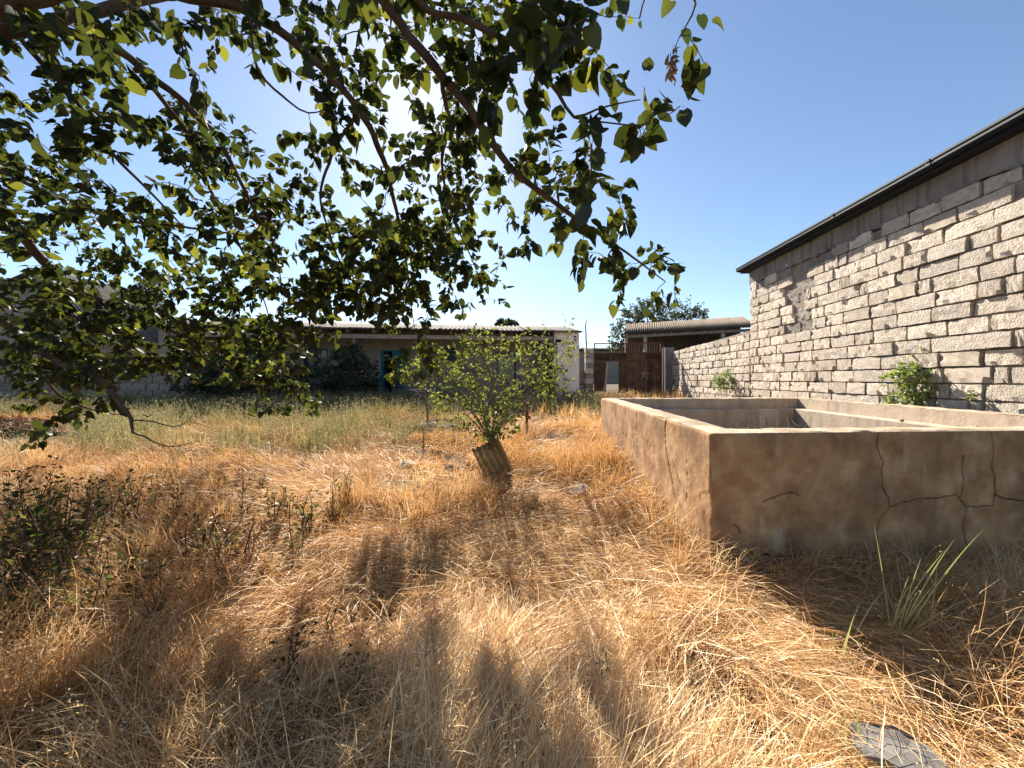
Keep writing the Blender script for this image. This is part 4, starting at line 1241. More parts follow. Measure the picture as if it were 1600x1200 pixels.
# ------------------------------------------------------------------ gate, pillars, shed, things behind
def build_gate():
    D = 18.0
    g = gz(5, D)
    root = empty('metal_gate', U(980, 591, D)); root.location.z = g
    tag(root, 'rusty double steel gate with a star and barred top between pillars', 'gate')
    def pl(name, x0, x1, y0, y1, mat, th=.03, off=0.0, parent=root):
        a, b = U(x0, y1, D), U(x1, y0, D)
        return MB().prism([(a.x, D + off, a.z), (b.x, D + off, a.z), (b.x, D + off, b.z), (a.x, D + off, b.z)], (0, th, 0)).build(name, mat, parent)
    # right leaf
    for x0, x1 in ((981, 995), (995.2, 1010), (1010.2, 1022), (1022.2, 1033)):
        pl('sheet_panel', x0, x1, 562, 618, M['rust'], .01, .02 + rng.uniform(-.006, .006))
    pl('sheet_panel', 981, 1008, 551, 561.7, M['rust'], .01, .015); pl('sheet_panel', 1008.2, 1033, 551, 561.7, M['rust'], .01, .02)
    for y0, y1 in ((535, 536.8), (550, 551.6), (561.4, 563)):
        pl('rail', 980, 1034, y0, y1, M['rustbar'], .04, -.02)
    for x in np.linspace(983.5, 1031, 13):
        pl('bar', x - .33, x + .33, 536.8, 550, M['rustbar'], .02, 0)
    for x in (980, 1032.6):
        pl('stile', x - .9, x + .9, 535, 619, M['rustbar'], .045, -.025)
    # star relief on the right leaf
    c = U(1007, 585, D); rad = 9.5 * D / F
    V = [(c.x, D - .05, c.z)]
    for i in range(10):
        a = math.pi / 2 + i * math.pi / 5; q = rad if i % 2 == 0 else rad * .40
        V.append((c.x + q * math.cos(a), D - .003, c.z + q * math.sin(a)))
    V.append((c.x, D + .012, c.z))
    fs = [(0, 1 + (i + 1) % 10, 1 + i) for i in range(10)] + [(11, 1 + i, 1 + (i + 1) % 10) for i in range(10)]
    MB().add(V, fs).build('star', M['star'], root)
    # left leaf: frame with the lower middle panel missing
    pl('sheet_panel', 928, 954, 552, 563, M['rust'], .01, .02); pl('sheet_panel', 954.2, 979, 552, 563, M['rust'], .01, .015)
    pl('sheet_panel', 929, 947.5, 565, 612, M['rust'], .01, .02); pl('sheet_panel', 966.5, 979, 564, 617, M['rust'], .01, .018)
    for y0, y1 in ((536, 537.4), (551, 552.6), (563, 564.6)):
        pl('rail', 929, 979.5, y0, y1, M['rustbar'], .04, -.02)
    for x in np.linspace(932, 976, 12):
        pl('bar', x - .3, x + .3, 537.4, 551, M['rustbar'], .02, 0)
    for x in (929, 978):
        pl('stile', x - .9, x + .9, 536, 619, M['rustbar'], .045, -.025)
    # leaning pale post in the gap
    a, b = U(944, 622, D - .5), U(949, 566, D - .5)
    o = MB().bar(a, b, .09, .07).build('leaning_post', M['greywood']); tag(o, 'pale wooden post leaning in the gap of the rusty gate', 'post')
    # pillars
    root = empty('gate_pillar', U(921, 591, D)); root.location.z = g
    tag(root, 'narrow white block gate pillar next to the house', 'pillar')
    zt = U(0, 546, D).z; z = g - .2; k = 0; hh = .235
    while z < zt:
        a = U(914.5 + rng.uniform(-.5, .5), 0, D).x; b = U(926.5 + rng.uniform(-.5, .5), 0, D).x
        MB().box(((a + b) / 2, D + .08, z + hh / 2), (b - a, .36, hh - .015), jit=.008).build('stone_block', M['stone'] if k % 2 else M['stone_dark'], root, bevel=.01)
        z += hh; k += 1
    MB().tube([U(916.5, 547, D), U(915.5, 520, D), U(914.5, 506, D)], [.035, .03, .028], 6).build('pipe', M['pole'], root, smooth=True)
    MB().tube([U(914.5, 508, D), U(916, 503, D), U(916.5, 499, D)], [.02, .02, .012], 5).build('pipe_hook', M['pole'], root, smooth=True)
    D2 = 17.9
    root = empty('gate_pillar', U(1047, 591, D2)); root.location.z = g
    tag(root, 'grey concrete gate pillar with flat top at the end of the block wall', 'pillar')
    a, b = U(1039, 543.5, D2), U(1054, 640, D2)
    MB().box(((a.x + b.x) / 2, D2 + .15, (a.z + b.z) / 2), (b.x - a.x, .42, a.z - b.z)).build('shaft', M['beam_conc'], root, bevel=.02)
    MB().tube([U(1036.6, 620, D2 - .1), U(1036.6, 540, D2 - .1)], .035, 8).build('gate_post', M['pole'], root, smooth=True)
    # garden wall of small blocks between house and pillar
    root = empty('garden_wall', U(910, 591, 18.3)); root.location.z = g
    tag(root, 'short low block wall between the house corner and gate pillar', 'wall')
    for k in range(6):
        zz = g - .1 + k * .23
        for j in range(2):
            MB().box((U(900 + j * 10, 0, 18.3).x, 18.35 , zz + .115), (.31, .25, .215), jit=.01).build('stone_block', M['stone_dark'], root)
build_gate()

def corr_roof(name, parent, A, Bv, Cv, waves, amp, mat, strips):
    """sheet strips: A..B along the eave, C-A up the slope"""
    A, Bv, Cv = Vector(A), Vector(Bv), Vector(Cv)
    e = Bv - A; s = Cv - A; n = e.cross(s).normalized()
    if n.z < 0: n = -n
    for k in range(strips):
        t0, t1 = k / strips, (k + 1) / strips + .006
        nn = int(waves / strips * 4); V = []
        for i in range(nn + 1):
            t = t0 + (t1 - t0) * i / nn
            for j in range(2):
                V.append(A + e * t + s * (j * 1.0) + n * (amp * math.sin(2 * math.pi * waves / strips * i / nn) + .006 * (k % 2)))
        Q = [(i * 2, i * 2 + 1, i * 2 + 3, i * 2 + 2) for i in range(nn)]
        o = link('roof_sheet', np_mesh('roof_sheet', [tuple(v) for v in V], Q), parent, mat)
        md = o.modifiers.new('thickness', 'SOLIDIFY'); md.thickness = .01

def build_shed():
    root = empty('open_shed', U(1075, 591, 24)); root.location.z = .75
    tag(root, 'open shed with brown corrugated roof beyond the rusty gate', 'shed')
    A, Bq = U(976, 522.5, 23.2), U(1185, 511, 21.0)
    C = U(980, 506.5, 26.5)
    corr_roof('roof', root, A, Bq, C, 62, .035, M['brownroof'], 9)
    e = (Bq - A)
    back = Vector((0, 3.4, 0))
    # lintel beam, posts, back wall toned dark for the shade
    MB().bar(A + Vector((0, .1, -.14)), Bq + Vector((0, .1, -.14)), .12, .16).build('beam', M['wood'], root)
    for px, D in ((979, 23.2), (1009, 22.9), (1131, 21.6), (1170, 21.2)):
        t = U(px, 521, D); MB().bar((t.x, D + .1, .4), (t.x, D + .1, t.z - .22 + (px - 976) / 209 * .35), .16, .16).build('post', M['greywood'], root)
    q0, q1 = A + back, Bq + back
    zl, zr = C.z - .06, C.z + Bq.z - A.z - .06
    MB().prism([(q0.x + 1.1, q0.y - .25, .4), (q1.x + .9, q1.y - .25, .4), (q1.x + .9, q1.y - .25, zr - .12), (q0.x + 1.1, q0.y - .25, zl - .12)], (0, .2, 0)).build('back_wall', M['shedwall'], root)
    s_ = C - A
    for k in range(1, 8):
        p = A + e * (k / 8) + Vector((0, 0, -.07)); MB().bar(p, p + s_ * .95, .08, .10).build('rafter', M['wood'], root)
    # half wall, its dark tone standing in for shade inside the shed
    MB().prism([(A.x + 3.2, A.y + 1.2, .4), (A.x + 9.0, A.y + .2, .4), (A.x + 9.0, A.y + .2, 3.0), (A.x + 3.2, A.y + 1.2, 2.75)], (0, .2, 0)).build('partition', M['shedwall'], root)
build_shed()

def build_far():
    D = 31
    blob_plant('olive_tree', 'grey green tree rising behind the brown shed roof', 'tree', tuple((U(1020, 591, D).x, D, .7)),
               [B(985, 500, D, 22, 18, 1), B(970, 525, D, 16, 22, .9), B(1010, 487, D, 24, 18, 1.1), B(1040, 492, D, 24, 20, 1), B(1070, 488, D, 24, 17, 1), B(1090, 500, D, 18, 14, .7), B(1030, 515, D, 40, 16, 1), B(965, 545, D, 12, 14, .5)],
               3600, .26, M['olive'], M['bark2'], seed=41, stem_r=.12)
    D = 60
    blob_plant('pine_tree', 'small flat topped pine just above the house roof', 'tree', tuple((U(790, 591, D).x, D, .7)),
               [B(790, 503, D, 14, 4, 1), B(782, 508, D, 10, 3, .6), B(800, 508, D, 12, 3, .6)], 900, .5, M['darkleaf'], M['bark2'], seed=42, stem_r=.22)
    D = 27
    blob_plant('cypress_tree', 'dark conifer behind the left boundary wall', 'tree', tuple((U(235, 591, D).x, D, .7)),
               [B(235, 450, D, 14, 18, .7), B(238, 480, D, 24, 22, 1.2), B(232, 510, D, 30, 26, 1.5), B(250, 540, D, 34, 26, 1.5)], 3400, .34, M['darkleaf'], M['bark2'], seed=43, stem_r=.15, base_leaf=(LONG_V, SMALL_T))
    # barn at the far left
    D = 15.0
    root = empty('barn', U(20, 591, D)); root.location.z = .6
    tag(root, 'grey barn with corrugated gable roof at the far left edge', 'barn')
    rid = U(55, 418, D); ev = U(150, 528, D); evl = U(-170, 515, D)
    L = Vector((0, 3.6, 0))
    corr_roof('roof', root, ev, ev + L, rid, 24, .03, M['greyroof'], 4)
    corr_roof('roof', root, evl, evl + L, rid, 24, .03, M['greyroof'], 4)
    ins = .35
    ev2, rid2, evl2 = ev + Vector((-ins, .2, -.1)), rid + Vector((0, .2, -.12)), evl + Vector((ins, .2, -.1))
    MB().prism([(ev2.x, ev2.y, .2), ev2, rid2, evl2, (evl2.x, evl2.y, .2)], L * .97).build('walls', M['stone_dark'], root)
    # low rough wall along the left back of the yard
    root = empty('stone_wall', U(150, 591, 12.6)); root.location.z = .5
    tag(root, 'dark rough stone wall in the shade at the back left', 'wall')
    pa, pb = U(-420, 591, 12.3), U(318, 591, 13.4)
    n = int((pb - pa).length / .42); rows = 6
    d = (pb - pa); d.z = 0; ang = math.atan2(d.y, d.x)
    MB().prism([(pa.x, pa.y + .04, .2), (pb.x, pb.y + .04, .2), (pb.x, pb.y + .3, .2), (pa.x, pa.y + .3, .2)], (0, 0, 1.72)).build('mortar_core', M['mortar'], root)
    inv = Matrix.Translation(-root.location)
    for rrow in range(rows):
        i = 0
        while i < n:
            t = (i + .5 + .5 * (rrow % 2)) / n
            p = pa.lerp(pb, min(t, .995))
            if p.x / p.y * F + CX < -30: i += 1; continue
            me = DARK_BLOCKS[rng.integers(6)]
            o = bpy.data.objects.new('stone_block', me); COL.objects.link(o); o.parent = root
            o.matrix_basis = inv @ Matrix.Translation((p.x, p.y + .1 + rng.uniform(-.02, .02), .42 + rrow * .26)) @ Matrix.Rotation(ang, 4, 'Z') @ Matrix.Diagonal((.40 * rng.uniform(.85, 1.0), .2, .245, 1))
            i += 1
    # distant pale building seen in the gap beside the house
    D = 55
    root = empty('distant_building', U(912, 591, D)); root.location.z = .7
    tag(root, 'distant pale grey building seen between the house and gate pillar', 'building')
    a, b = U(900, 549, D), U(985, 600, D)
    MB().box(((a.x + b.x) / 2, D + 3, (a.z + .7) / 2), (b.x - a.x, 6, a.z - .7 + .0)).build('walls', M['oldwall'], root)
    MB().box(((a.x + b.x) / 2, D + 3, a.z - .3 + .6), (b.x - a.x + .6, 6.6, .25)).build('roof', M['greyroof'], root)
    for k in range(4):
        x = a.x + (b.x - a.x) * (k + .5) / 4
        MB().box((x, D - .02, 2.3), (.9, .08, 1.2)).build('window', M['pane'], root)
    # hedge of trees along the back so the yard is closed
    r = np.random.default_rng(3)
build_far()

# bushes before the block wall
def wall_bush(px, py, blobs, label, n, seed, out=.25):
    t = wall_t(px); p = wall_pt(t, 0, out); g = gz(p.x, p.y)
    D = p.y
    blob_plant('wall_bush', label, 'bush', (p.x, p.y, g), [B(x, y, D, rx, ry, w, dep=min(rx, .3 * F / D)) for x, y, rx, ry, w in blobs], n, .075, M['wallbush'], M['bark2'], seed=seed, stem_r=.012)
wall_bush(1440, 600, [(1440, 600, 34, 22, 1.2), (1425, 625, 40, 12, .9), (1455, 580, 24, 20, .8), (1450, 553, 12, 18, .4), (1405, 595, 26, 12, .6), (1470, 615, 26, 18, .7), (1480, 630, 30, 10, .6), (1420, 578, 12, 10, .2)],
          'yellow green bush at the block wall above the tank rim, nearer one', 2600, 51)
wall_bush(1143, 600, [(1140, 600, 20, 13, 1), (1125, 598, 12, 11, .6), (1158, 597, 14, 13, .8), (1145, 586, 14, 9, .6)],
          'smaller yellow green bush where the low wall meets the tall building', 1500, 52)
wall_bush(1545, 610, [(1545, 620, 20, 18, 1), (1560, 605, 12, 16, .5)], 'thin pale dry weed at the block wall near the right edge', 90, 53, .15)

# dead brush and stones inside the tank
def tank_bits():
    r = np.random.default_rng(17)
    c = (TANK_IN[3] + TANK_IN[2]) / 2 + Vector((-.9, -1.2, 0))
    c = Vector((U(1190, 655, 6.2).x, 6.2, 0))
    mb = MB()
    for k in range(46):
        a = Vector((c.x + r.normal() * .2, c.y + r.normal() * .12, .12)); b = a + Vector((r.normal() * .28, r.normal() * .18, r.uniform(.5, .95)))
        mb.tube([a, a.lerp(b, .6) + Vector((r.normal() * .06, 0, 0)), b], [.009, .006, .002], 4)
        q = a.lerp(b, .7); e = q + Vector((r.normal() * .16, r.normal() * .1, r.uniform(.03, .2))); mb.tube([q, e], [.005, .0015], 3)
    tag(mb.build('dead_brush', M['bark2'], None, smooth=True), 'dry bare brush standing inside the concrete tank', 'brush')
    for (px, py, s, lab) in ((1528, 666, .035, 'round grey stone on the inner ledge of the tank'), (1409, 655, .03, 'pale pebble on the inner ledge left of the round stone')):
        D = (EYE - (TANK_TOP - .21)) * F / (py + 4 - HY); x = (px - CX) / F * D
        o = MB().rock((0, 0, 0), (s * 1.2, s, s * .8), int(px)).build('stone', M['rubble'], smooth=True); o.location = (x, D, TANK_TOP - .21 + s * .7)
        tag(o, lab, 'stone')
tank_bits()

# ------------------------------------------------------------------ grass
def blades(x, y, z, az, ln, th0, th1, width, seg, tone, r, bend=.28, floor=True):
    """curved tapering blades, one row each: root, heading, length, lean at root and tip (degrees)"""
    n = len(x)
    p = np.stack([x, y, z - .02], -1).astype(float)
    z0 = z.copy()
    az2 = az + r.normal(size=n) * bend
    a0, a1 = np.radians(th0), np.radians(th1)
    tw = r.uniform(-1.1, 1.1, n)
    side = np.stack([-np.sin(az) * np.cos(tw), np.cos(az) * np.cos(tw), np.sin(tw) * .8], -1)
    rows = []; tn = []
    dt = r.normal(size=n) * .17
    for i in range(seg + 1):
        t = i / seg
        w = (width * .5 * (1 - .75 * t ** 1.5))[:, None]
        if i < seg:
            rows += [p - side * w, p + side * w]; tn += [tone + dt + .05 * t] * 2
            tt = (i + .5) / seg; th = a0 + (a1 - a0) * tt; q = az + (az2 - az) * tt
            p = p + (ln / seg)[:, None] * np.stack([np.cos(q) * np.sin(th), np.sin(q) * np.sin(th), np.cos(th)], -1)
            if floor: p[:, 2] = np.maximum(p[:, 2], z0 + .008 + .03 * r.random(n))
        else:
            rows.append(p); tn.append(tone + dt + .06)
    k = 2 * seg + 1
    V = np.stack(rows, 1).reshape(-1, 3); T = []
    for i in range(seg - 1):
        b = 2 * i; T += [(b, b + 1, b + 3), (b, b + 3, b + 2)]
    T.append((2 * seg - 2, 2 * seg - 1, 2 * seg))
    F_ = (np.array(T)[None] + (np.arange(n) * k)[:, None, None]).reshape(-1, 3)
    return V, F_, np.stack(tn, 1).ravel(), p

def spikelets(tips, tone, r, size):
    """small seed husks hanging at blade tips"""
    n = len(tips); m = 4
    P = np.repeat(tips, m, 0) + r.normal(size=(n * m, 3)) * np.array((.012, .012, .022)) * size[0] / .02
    d = norm(r.normal(size=(n * m, 3)) + np.array((0, 0, -.8))) * (r.uniform(.6, 1.3, n * m) * size[0])[:, None]
    sx = norm(np.cross(d, r.normal(size=(n * m, 3)))) * size[1]
    V = np.stack([P, P + d * .5 + sx, P + d * .5 - sx, P + d], 1).reshape(-1, 3)
    T = (np.array([(0, 1, 2), (1, 3, 2)])[None] + (np.arange(n * m) * 4)[:, None, None]).reshape(-1, 3)
    return V, T, np.repeat(np.repeat(tone, m), 4)

def join_parts(parts):
    Vs, Ts, As = [], [], []; c = 0
    for V, T, A in parts:
        Vs.append(V); Ts.append(T + c); As.append(A); c += len(V)
    return np.concatenate(Vs), np.concatenate(Ts), np.concatenate(As)

def inside_quad(x, y, Q, m=0.0):
    ins = np.ones(x.shape, bool)
    for i in range(4):
        a, b = Q[i], Q[(i + 1) % 4]
        L = math.hypot(b.x - a.x, b.y - a.y)
        ins &= ((b.x - a.x) * (y - a.y) - (b.y - a.y) * (x - a.x)) / L > -m
    return ins

def free(x, y, m=.05):
    ok = ~inside_quad(x, y, [TNL, TNR, TFR, TFL], m)
    wx = (x - AX.x / AX.y * y) * math.cos(ANG)
    wl = x * NX.x + y * NX.y
    ok &= wl < W - .1
    q = HP(0, -.1, 0); d = HP(1, -.1, 0) - q
    s = (x - q.x) * d.x + (y - q.y) * d.y
    back = (x - q.x) * -d.y * 0
    v = Vector((-d.y, d.x)); v = v if v.y > 0 else -v
    f = (x - q.x) * v.x + (y - q.y) * v.y
    ok &= ~((s > -.1) & (f > 0))
    return ok

def field(Y0, Y1, dens, wide=1.42, pad=.6, r=rng):
    A = (Y1 - Y0) * 2 * (wide * Y1 + pad); n = int(A * dens)
    y = r.uniform(Y0, Y1, n); x = r.uniform(-1, 1, n) * (wide * Y1 + pad)
    k = np.abs(x) < wide * y + pad
    x, y = x[k], y[k]; k = free(x, y)
    return x[k], y[k]

def build_grass():
    r = np.random.default_rng(77)
    parts = []; total = 0
    # ---- dry grass: lodged, combed tufts; (from, to, tufts per m2, blades per tuft, segments, width)
    for (Y0, Y1, dens, nb, seg, wd) in ((.95, 2.4, 160, 50, 4, .0040), (2.4, 3.8, 125, 46, 4, .0047), (3.8, 6.2, 88, 36, 3, .0062), (6.2, 10.5, 44, 20, 3, .0095), (10.5, 17.6, 22, 17, 2, .0140)):
        x, y = field(Y0, Y1, dens, r=r)
        thin = fbm(x * 2.3 + 3, y * 2.3, 47, 2)            # tufts stand in islands with gaps between
        k = r.random(len(x)) < np.clip(.95 + 1.9 * thin, .22, 1)
        qx, qy = to_px(np.stack([x, y, ground_z(x, y)], -1)); k &= ~((y > 6) & (qx < 150) & (qy > 672) & (qy < 704))
        x, y = x[k], y[k]; n = len(x)
        px, py = to_px(np.stack([x, y, ground_z(x, y)], -1))
        # how the grass lies
        ang = 2.2 * fbm(x * .55, y * .55, 13, 2) * math.pi + 1.1 * fbm(x * 1.7, y * 1.7, 15, 2)
        ang = np.where(px > 640, -.42 + ang * .42, ang * .55 + 3.45)
        ang += r.normal(size=n) * .38
        up = fbm(x * .7 + 5, y * .7, 23, 3)
        edge = np.exp(-np.abs(inv_dist_tank(x, y)) / .28)
        pu = np.clip(.10 + .9 * (up - .25) + .5 * edge + .035 * np.clip(y - 4, 0, 9), 0, .9)
        pu = np.where((px < 360) & (py > 700), np.clip(pu + .28, 0, .9), pu)
        u = r.random(n)
        kind = np.where(u < pu, 1, np.where(u < pu + (1 - pu) * .46, 2, 0))          # 0 lodged, 1 half upright, 2 flat mat
        s = r.uniform(.7, 1.25, n) * (1 + .35 * fbm(x * .9, y * .9, 29, 2)) * np.where((x > TNL.x) & (y < 3.3), 1 - .25 * edge, 1 + .45 * edge)
        tone = .67 + .36 * fbm(x * .8, y * .8, 37, 3) + .12 * r.normal(size=n)
        tone += np.where(kind == 2, .10, 0) + np.clip((3.6 - y) * .07, 0, .16)
        green = np.clip((HY + 118 - py) / 60, 0, 1) * np.clip((760 - px) / 300, 0, 1)
        tone -= .36 * green
        tone -= .07 * np.clip((y - 3.6) / 3, 0, 1)
        # blades of each tuft
        I = np.repeat(np.arange(n), nb); m = len(I)
        K = kind[I]
        spread = np.choose(K, [.085, .06, .14]) * s[I] * (wd / .0036) ** .5
        bx = x[I] + r.normal(size=m) * spread; by = y[I] + r.normal(size=m) * spread
        ok = free(bx, by, .0)
        I, K, bx, by = I[ok], K[ok], bx[ok], by[ok]; m = len(I)
        az = ang[I] + r.normal(size=m) * np.choose(K, [.42, .95, .60])
        ln = s[I] * r.uniform(.5, 1.05, m) * np.choose(K, [.50, .48, .50])
        t0 = np.choose(K, [48, 16, 76]) + r.normal(size=m) * 14; t1 = np.choose(K, [108, 60, 95]) + r.normal(size=m) * 18
        V, T, A, tip = blades(bx, by, ground_z(bx, by), az, ln, t0, t1, wd * r.uniform(.65, 1.35, m), seg, np.clip(tone[I], .05, .95), r)
        parts.append((V, T, A)); total += len(T)
        h = (K == 1) & (r.random(m) < .10)
        if h.any():
            q = spikelets(tip[h], np.clip(tone[I][h] + .15, 0, 1), r, (.013 * max(1, wd / .005), min(.004, wd * .6))); parts.append(q); total += len(q[1])
    # tall dry stems piled against the tank
    for (A_, B_, cnt, far_) in ((TNL, TNR, 170, .90), (TFL, TNL, 230, .45)):
        t = r.random(cnt) * (.72 if A_ is TNL else 1.0); off = np.abs(r.normal(size=cnt)) * far_ * .55 + .05
        d = (B_ - A_); nrm_ = Vector((d.y, -d.x, 0)).normalized()
        cx = A_.x + d.x * t + nrm_.x * off; cy = A_.y + d.y * t + nrm_.y * off
        I = np.repeat(np.arange(cnt), 22); m = len(I)
        bx = cx[I] + r.normal(size=m) * .05; by = cy[I] + r.normal(size=m) * .05
        ok = free(bx, by, .01); I, bx, by = I[ok], bx[ok], by[ok]; m = len(I)
        az = (r.normal(size=cnt) * 1.6)[I] + r.normal(size=m) * .7
        V, T, A, tip = blades(bx, by, ground_z(bx, by), az, r.uniform(.20, .46, m) * (1.0 if A_ is TFL else .85), 16 + r.normal(size=m) * 14, 85 + r.normal(size=m) * 25, .0042 * r.uniform(.7, 1.3, m) * np.clip(by / 2.6, .9, 2.2), 4,
                              np.clip((.52 + .14 * r.normal(size=cnt))[I], .1, .9), r)
        parts.append((V, T, A)); total += len(T)
        h = r.random(m) < .10; q = spikelets(tip[h], np.full(h.sum(), .8), r, (.014, .003)); parts.append(q)
    # loose, broken, bleached stalks lying any way
    for (Y0, Y1, dens) in ((.95, 3.2, 210), (3.2, 6.5, 70)):
        bx, by = field(Y0, Y1, dens, r=r); m = len(bx)
        z = ground_z(bx, by) + r.uniform(.03, .20, m)
        th = 84 + r.normal(size=m) * 12
        V, T, A, tip = blades(bx, by, z, r.uniform(0, 6.28, m), r.uniform(.12, .55, m), th, th + r.normal(size=m) * 14, r.uniform(.0028, .0062, m), 3, np.clip(.78 + .18 * r.normal(size=m), .1, 1.0), r, bend=.12, floor=False)
        parts.append((V, T, A)); total += len(T)
    V, T, A = join_parts(parts)
    print('dry grass triangles', total)
    o = link('dry_grass', np_mesh('dry_grass', V, T, True, {'tint': A}), None, M['straw'])
    tag(o, 'golden dry lodged grass covering the yard', 'grass', kind='stuff')
    # ---- greener standing grass with seed heads, towards the back left
    x, y = field(6.0, 14.6, 46, r=r)
    px, py = to_px(np.stack([x, y, ground_z(x, y)], -1))
    g = np.clip((HY + 140 - py) / 85, 0, 1) * np.clip((740 - px) / 220, 0, 1) + .9 * np.clip((HY + 62 - py) / 20, 0, 1) * (px < 960)
    bare = (px < 120) & (py > 655) & (py < 705)
    k = (r.random(len(x)) < g * (.55 + .9 * fbm(x * .6, y * .6, 91, 2))) & ~bare
    x, y = x[k], y[k]; n = len(x)
    I = np.repeat(np.arange(n), 20); m = len(I)
    s = r.uniform(.7, 1.25, n)
    bx = x[I] + r.normal(size=m) * .09; by = y[I] + r.normal(size=m) * .09
    V, T, A, tip = blades(bx, by, ground_z(bx, by), r.uniform(0, 6.28, m), s[I] * r.uniform(.28, .58, m), np.abs(r.normal(size=m)) * 12, 30 + r.normal(size=m) * 20, .0085 * r.uniform(.6, 1.3, m), 3,
                          np.clip(.42 + .2 * r.normal(size=n), 0, 1)[I], r)
    h = r.random(m) < .5
    V, T, A = join_parts([(V, T, A), spikelets(tip[h], np.full(h.sum(), .85), r, (.026, .0065))])
    print('green grass triangles', len(T))
    o = link('standing_grass', np_mesh('standing_grass', V, T, True, {'tint': A}), None, M['oat'])
    tag(o, 'pale green standing grass with seed heads before the house', 'grass', kind='stuff')

def inv_dist_tank(x, y):
    d = np.full(x.shape, 9.0)
    C = [TNL, TNR, TFR, TFL]
    for a, b in ((TNL, TNR), (TFL, TNL)):
        dx, dy = b.x - a.x, b.y - a.y; L2 = dx * dx + dy * dy
        t = np.clip(((x - a.x) * dx + (y - a.y) * dy) / L2, 0, 1)
        d = np.minimum(d, np.hypot(x - a.x - t * dx, y - a.y - t * dy))
    return d
build_grass()

# ------------------------------------------------------------------ single plants in the grass
def blade_tuft(name, label, base, blades, group=None, seed=1, mat='reed'):
    """long single blades: (pixel tip x, y, depth offset, width)"""
    r = np.random.default_rng(seed)
    root = empty(name, base); tag(root, label, 'grass tuft', group)
    b = np.array(base)
    for (tx, ty, dd, w) in blades:
        tip = np.array(U(tx, ty, base[1] + dd))
        p0 = b + np.array((r.normal() * .015, r.normal() * .015, -.02))
        L = np.linalg.norm(tip - p0)
        mid = (p0 + tip) / 2 + np.array((0, 0, .12 * L))
        seg = 10; V = []
        side = norm(np.cross(tip - p0, np.array((0, 1, .3)))) * .7 + np.array((0, .3, 0))
        for i in range(seg + 1):
            t = i / seg; q = p0 * (1 - t) ** 2 + 2 * mid * t * (1 - t) + tip * t * t
            ww = w * 1.1 * (1 - t ** 2.2) * .5 + .0004
            V += [q - side * ww, q + np.array((0, -.3 * ww, 0)) , q + side * ww]
        T = []
        for i in range(seg):
            a = i * 3
            T += [(a, a + 1, a + 4), (a, a + 4, a + 3), (a + 1, a + 2, a + 5), (a + 1, a + 5, a + 4)]
        o = link('blade', np_mesh('blade', V, np.array(T), True, {'tint': np.full(len(V), r.random())}), root, M[mat])
g1 = on_ground(1310, 1050)
blade_tuft('reed_tuft', 'tuft of long green blades in the tank shadow, nearer to the camera', tuple(g1),
           [(1376, 925, .1, .011), (1470, 985, .2, .009), (1345, 940, 0, .009), (1335, 960, -.1, .008), (1350, 990, 0, .008), (1385, 1000, .05, .006), (1300, 985, 0, .006)], seed=1)
g2 = on_ground(1392, 1018)
blade_tuft('reed_tuft', 'tuft of long green blades leaning against the tank wall', tuple(g2),
           [(1538, 826, .05, .013), (1478, 858, .03, .012), (1465, 908, 0, .010), (1522, 932, .0, .010), (1440, 870, 0, .009), (1500, 955, -.1, .006), (1366, 822, .05, .006), (1492, 842, .02, .010), (1420, 900, -.05, .009)], seed=2)
g3 = on_ground(1318, 1195)
blade_tuft('reed_tuft', 'short upright green blades beside the grey slate sheet', tuple(g3),
           [(1338, 1098, 0, .009), (1322, 1108, 0, .008), (1312, 1125, 0, .007), (1345, 1130, 0, .007), (1306, 1150, 0, .006)], seed=3)
g4 = on_ground(1575, 1060)
blade_tuft('dry_tuft', 'upright dry straw tuft at the right edge before the tank', tuple(g4),
           [(1585, 945, 0, .006), (1572, 955, 0, .005), (1598, 965, 0, .006), (1560, 975, 0, .005), (1608, 950, 0, .005), (1590, 985, 0, .005), (1550, 990, 0, .005), (1612, 990, 0, .006)], seed=4, mat='dryleaf')

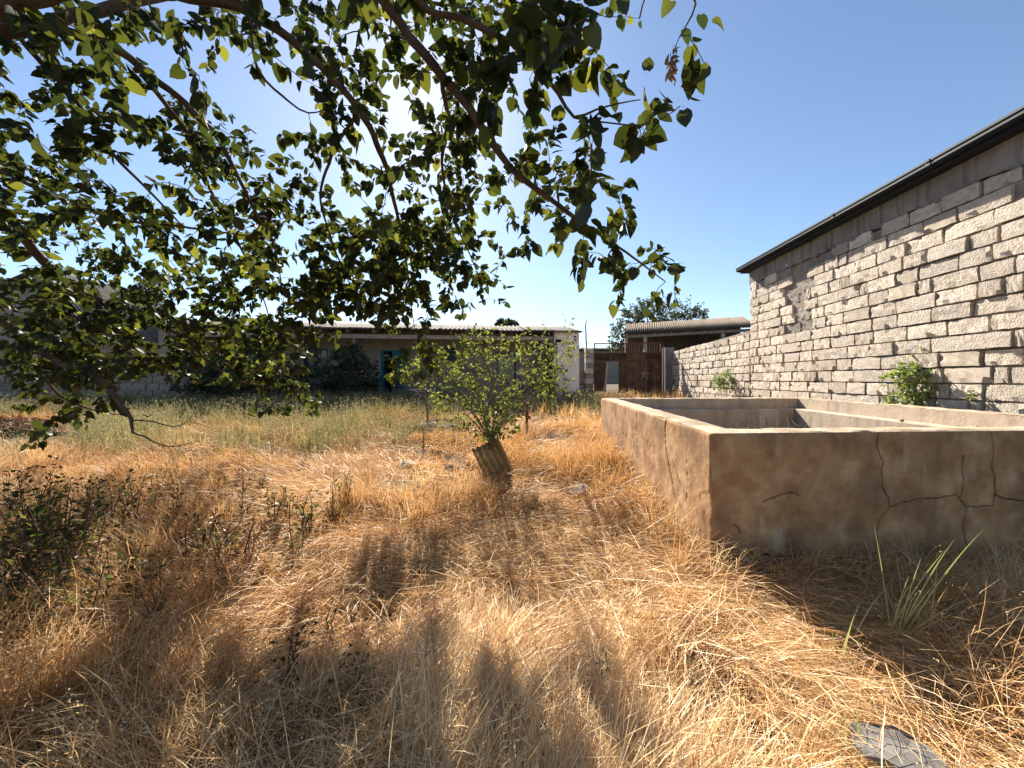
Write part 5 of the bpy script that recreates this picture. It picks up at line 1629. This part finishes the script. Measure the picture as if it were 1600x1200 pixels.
def weed(label, px, py, h, seed, nst=3, group=None, leafs=.045, spread=.12, mat='weedleaf'):
    r = np.random.default_rng(seed)
    g = on_ground(px, py); root = empty('weed', g); tag(root, label, 'weed', group)
    P, A, Nn, S = [], [], [], []
    for k in range(nst):
        a = r.uniform(0, 6.28); lean = r.uniform(.2, 1) * spread
        tip = Vector((g.x + math.cos(a) * lean, g.y + math.sin(a) * lean, g.z + h * r.uniform(.7, 1.05)))
        mid = Vector(g).lerp(tip, .5) + Vector((r.normal() * .03, r.normal() * .03, .02))
        s = spline([(g.x + r.normal() * .02, g.y + r.normal() * .02, g.z - .03, .006), (*mid, .0045), (*tip, .002)], .04)
        MB().tube(s[:, :3], list(s[:, 3]), 5).build('stem', M['weedstem'], root, smooth=True)
        for i, q in enumerate(s):
            if i < len(s) * .12: continue
            for _ in range(r.integers(2, 5)):
                d = norm(np.array((r.normal(), r.normal(), r.uniform(-.1, .9))))
                P.append(q[:3] + d * r.uniform(0, .07)); A.append(d); Nn.append(np.array((0, 0, .7)) + r.normal(size=3) * .5); S.append(leafs * 1.25 * r.uniform(.5, 1.3) * (1.15 - .6 * i / len(s)))
    fo = link('foliage', leaf_mesh('foliage', np.array(P), leaf_frames(np.array(A), np.array(Nn)), np.array(S), base=(SMALL_V, SMALL_T), r=r), root, M[mat]); tag(fo, kind='stuff')
WG = 'dark leafy weeds in the left grass'
weed('tallest dark leafy weed standing at the left edge', 60, 880, .72, 1, 9, WG, .055, .26)
weed('dark bushy weed just right of the tallest weed at the left edge', 122, 895, .66, 2, 8, WG, .05, .24)
weed('slim green weed with a pointed top left of centre', 215, 850, .62, 3, 3, WG)
weed('lone dark weed standing in the sunlit straw near the bottom', 450, 1075, .30, 4, 3, WG, .04, .06)
weed('green weed at the right end of the weed patch', 472, 835, .36, 5, 4, WG, .045)
weed('small green weed in the straw right of the bottom centre', 944, 1080, .20, 6, 2, WG, .035, .05)
weed('lowest leafy weed at the bottom left with pale green leaves', 40, 1010, .28, 7, 5, WG, .07, .16)
rr = np.random.default_rng(99)
for k in range(26):
    px, py = rr.uniform(90, 500), rr.uniform(770, 985)
    if py > 900 and px > 330: continue
    weed('leafy weed in the patch of dry grass at the left', px, py, rr.uniform(.25, .5), 120 + k, int(rr.integers(2, 5)), WG, .042, .14, 'dryleaf' if k % 5 == 2 else 'weedleaf')
for k in range(15):
    px, py = rr.uniform(-30, 170), rr.uniform(790, 1010)
    weed('tall leafy weed in the tangle along the left edge', px, py, rr.uniform(.42, .68), 320 + k, int(rr.integers(3, 6)), 'weeds tangled along the left edge', .048, .22)
for k in range(12):
    px, py = rr.uniform(230, 560), rr.uniform(745, 830)
    weed('small green weed in the golden grass left of the sapling', px, py, rr.uniform(.22, .42), 220 + k, int(rr.integers(2, 4)), 'small weeds in the golden grass', .04, .1)
for k in range(6):
    px, py = rr.uniform(380, 640), rr.uniform(930, 1120)
    weed('tiny leafy weed in the straw at the bottom left of centre', px, py, rr.uniform(.14, .24), 260 + k, 2, 'tiny weeds in the straw', .032, .06)
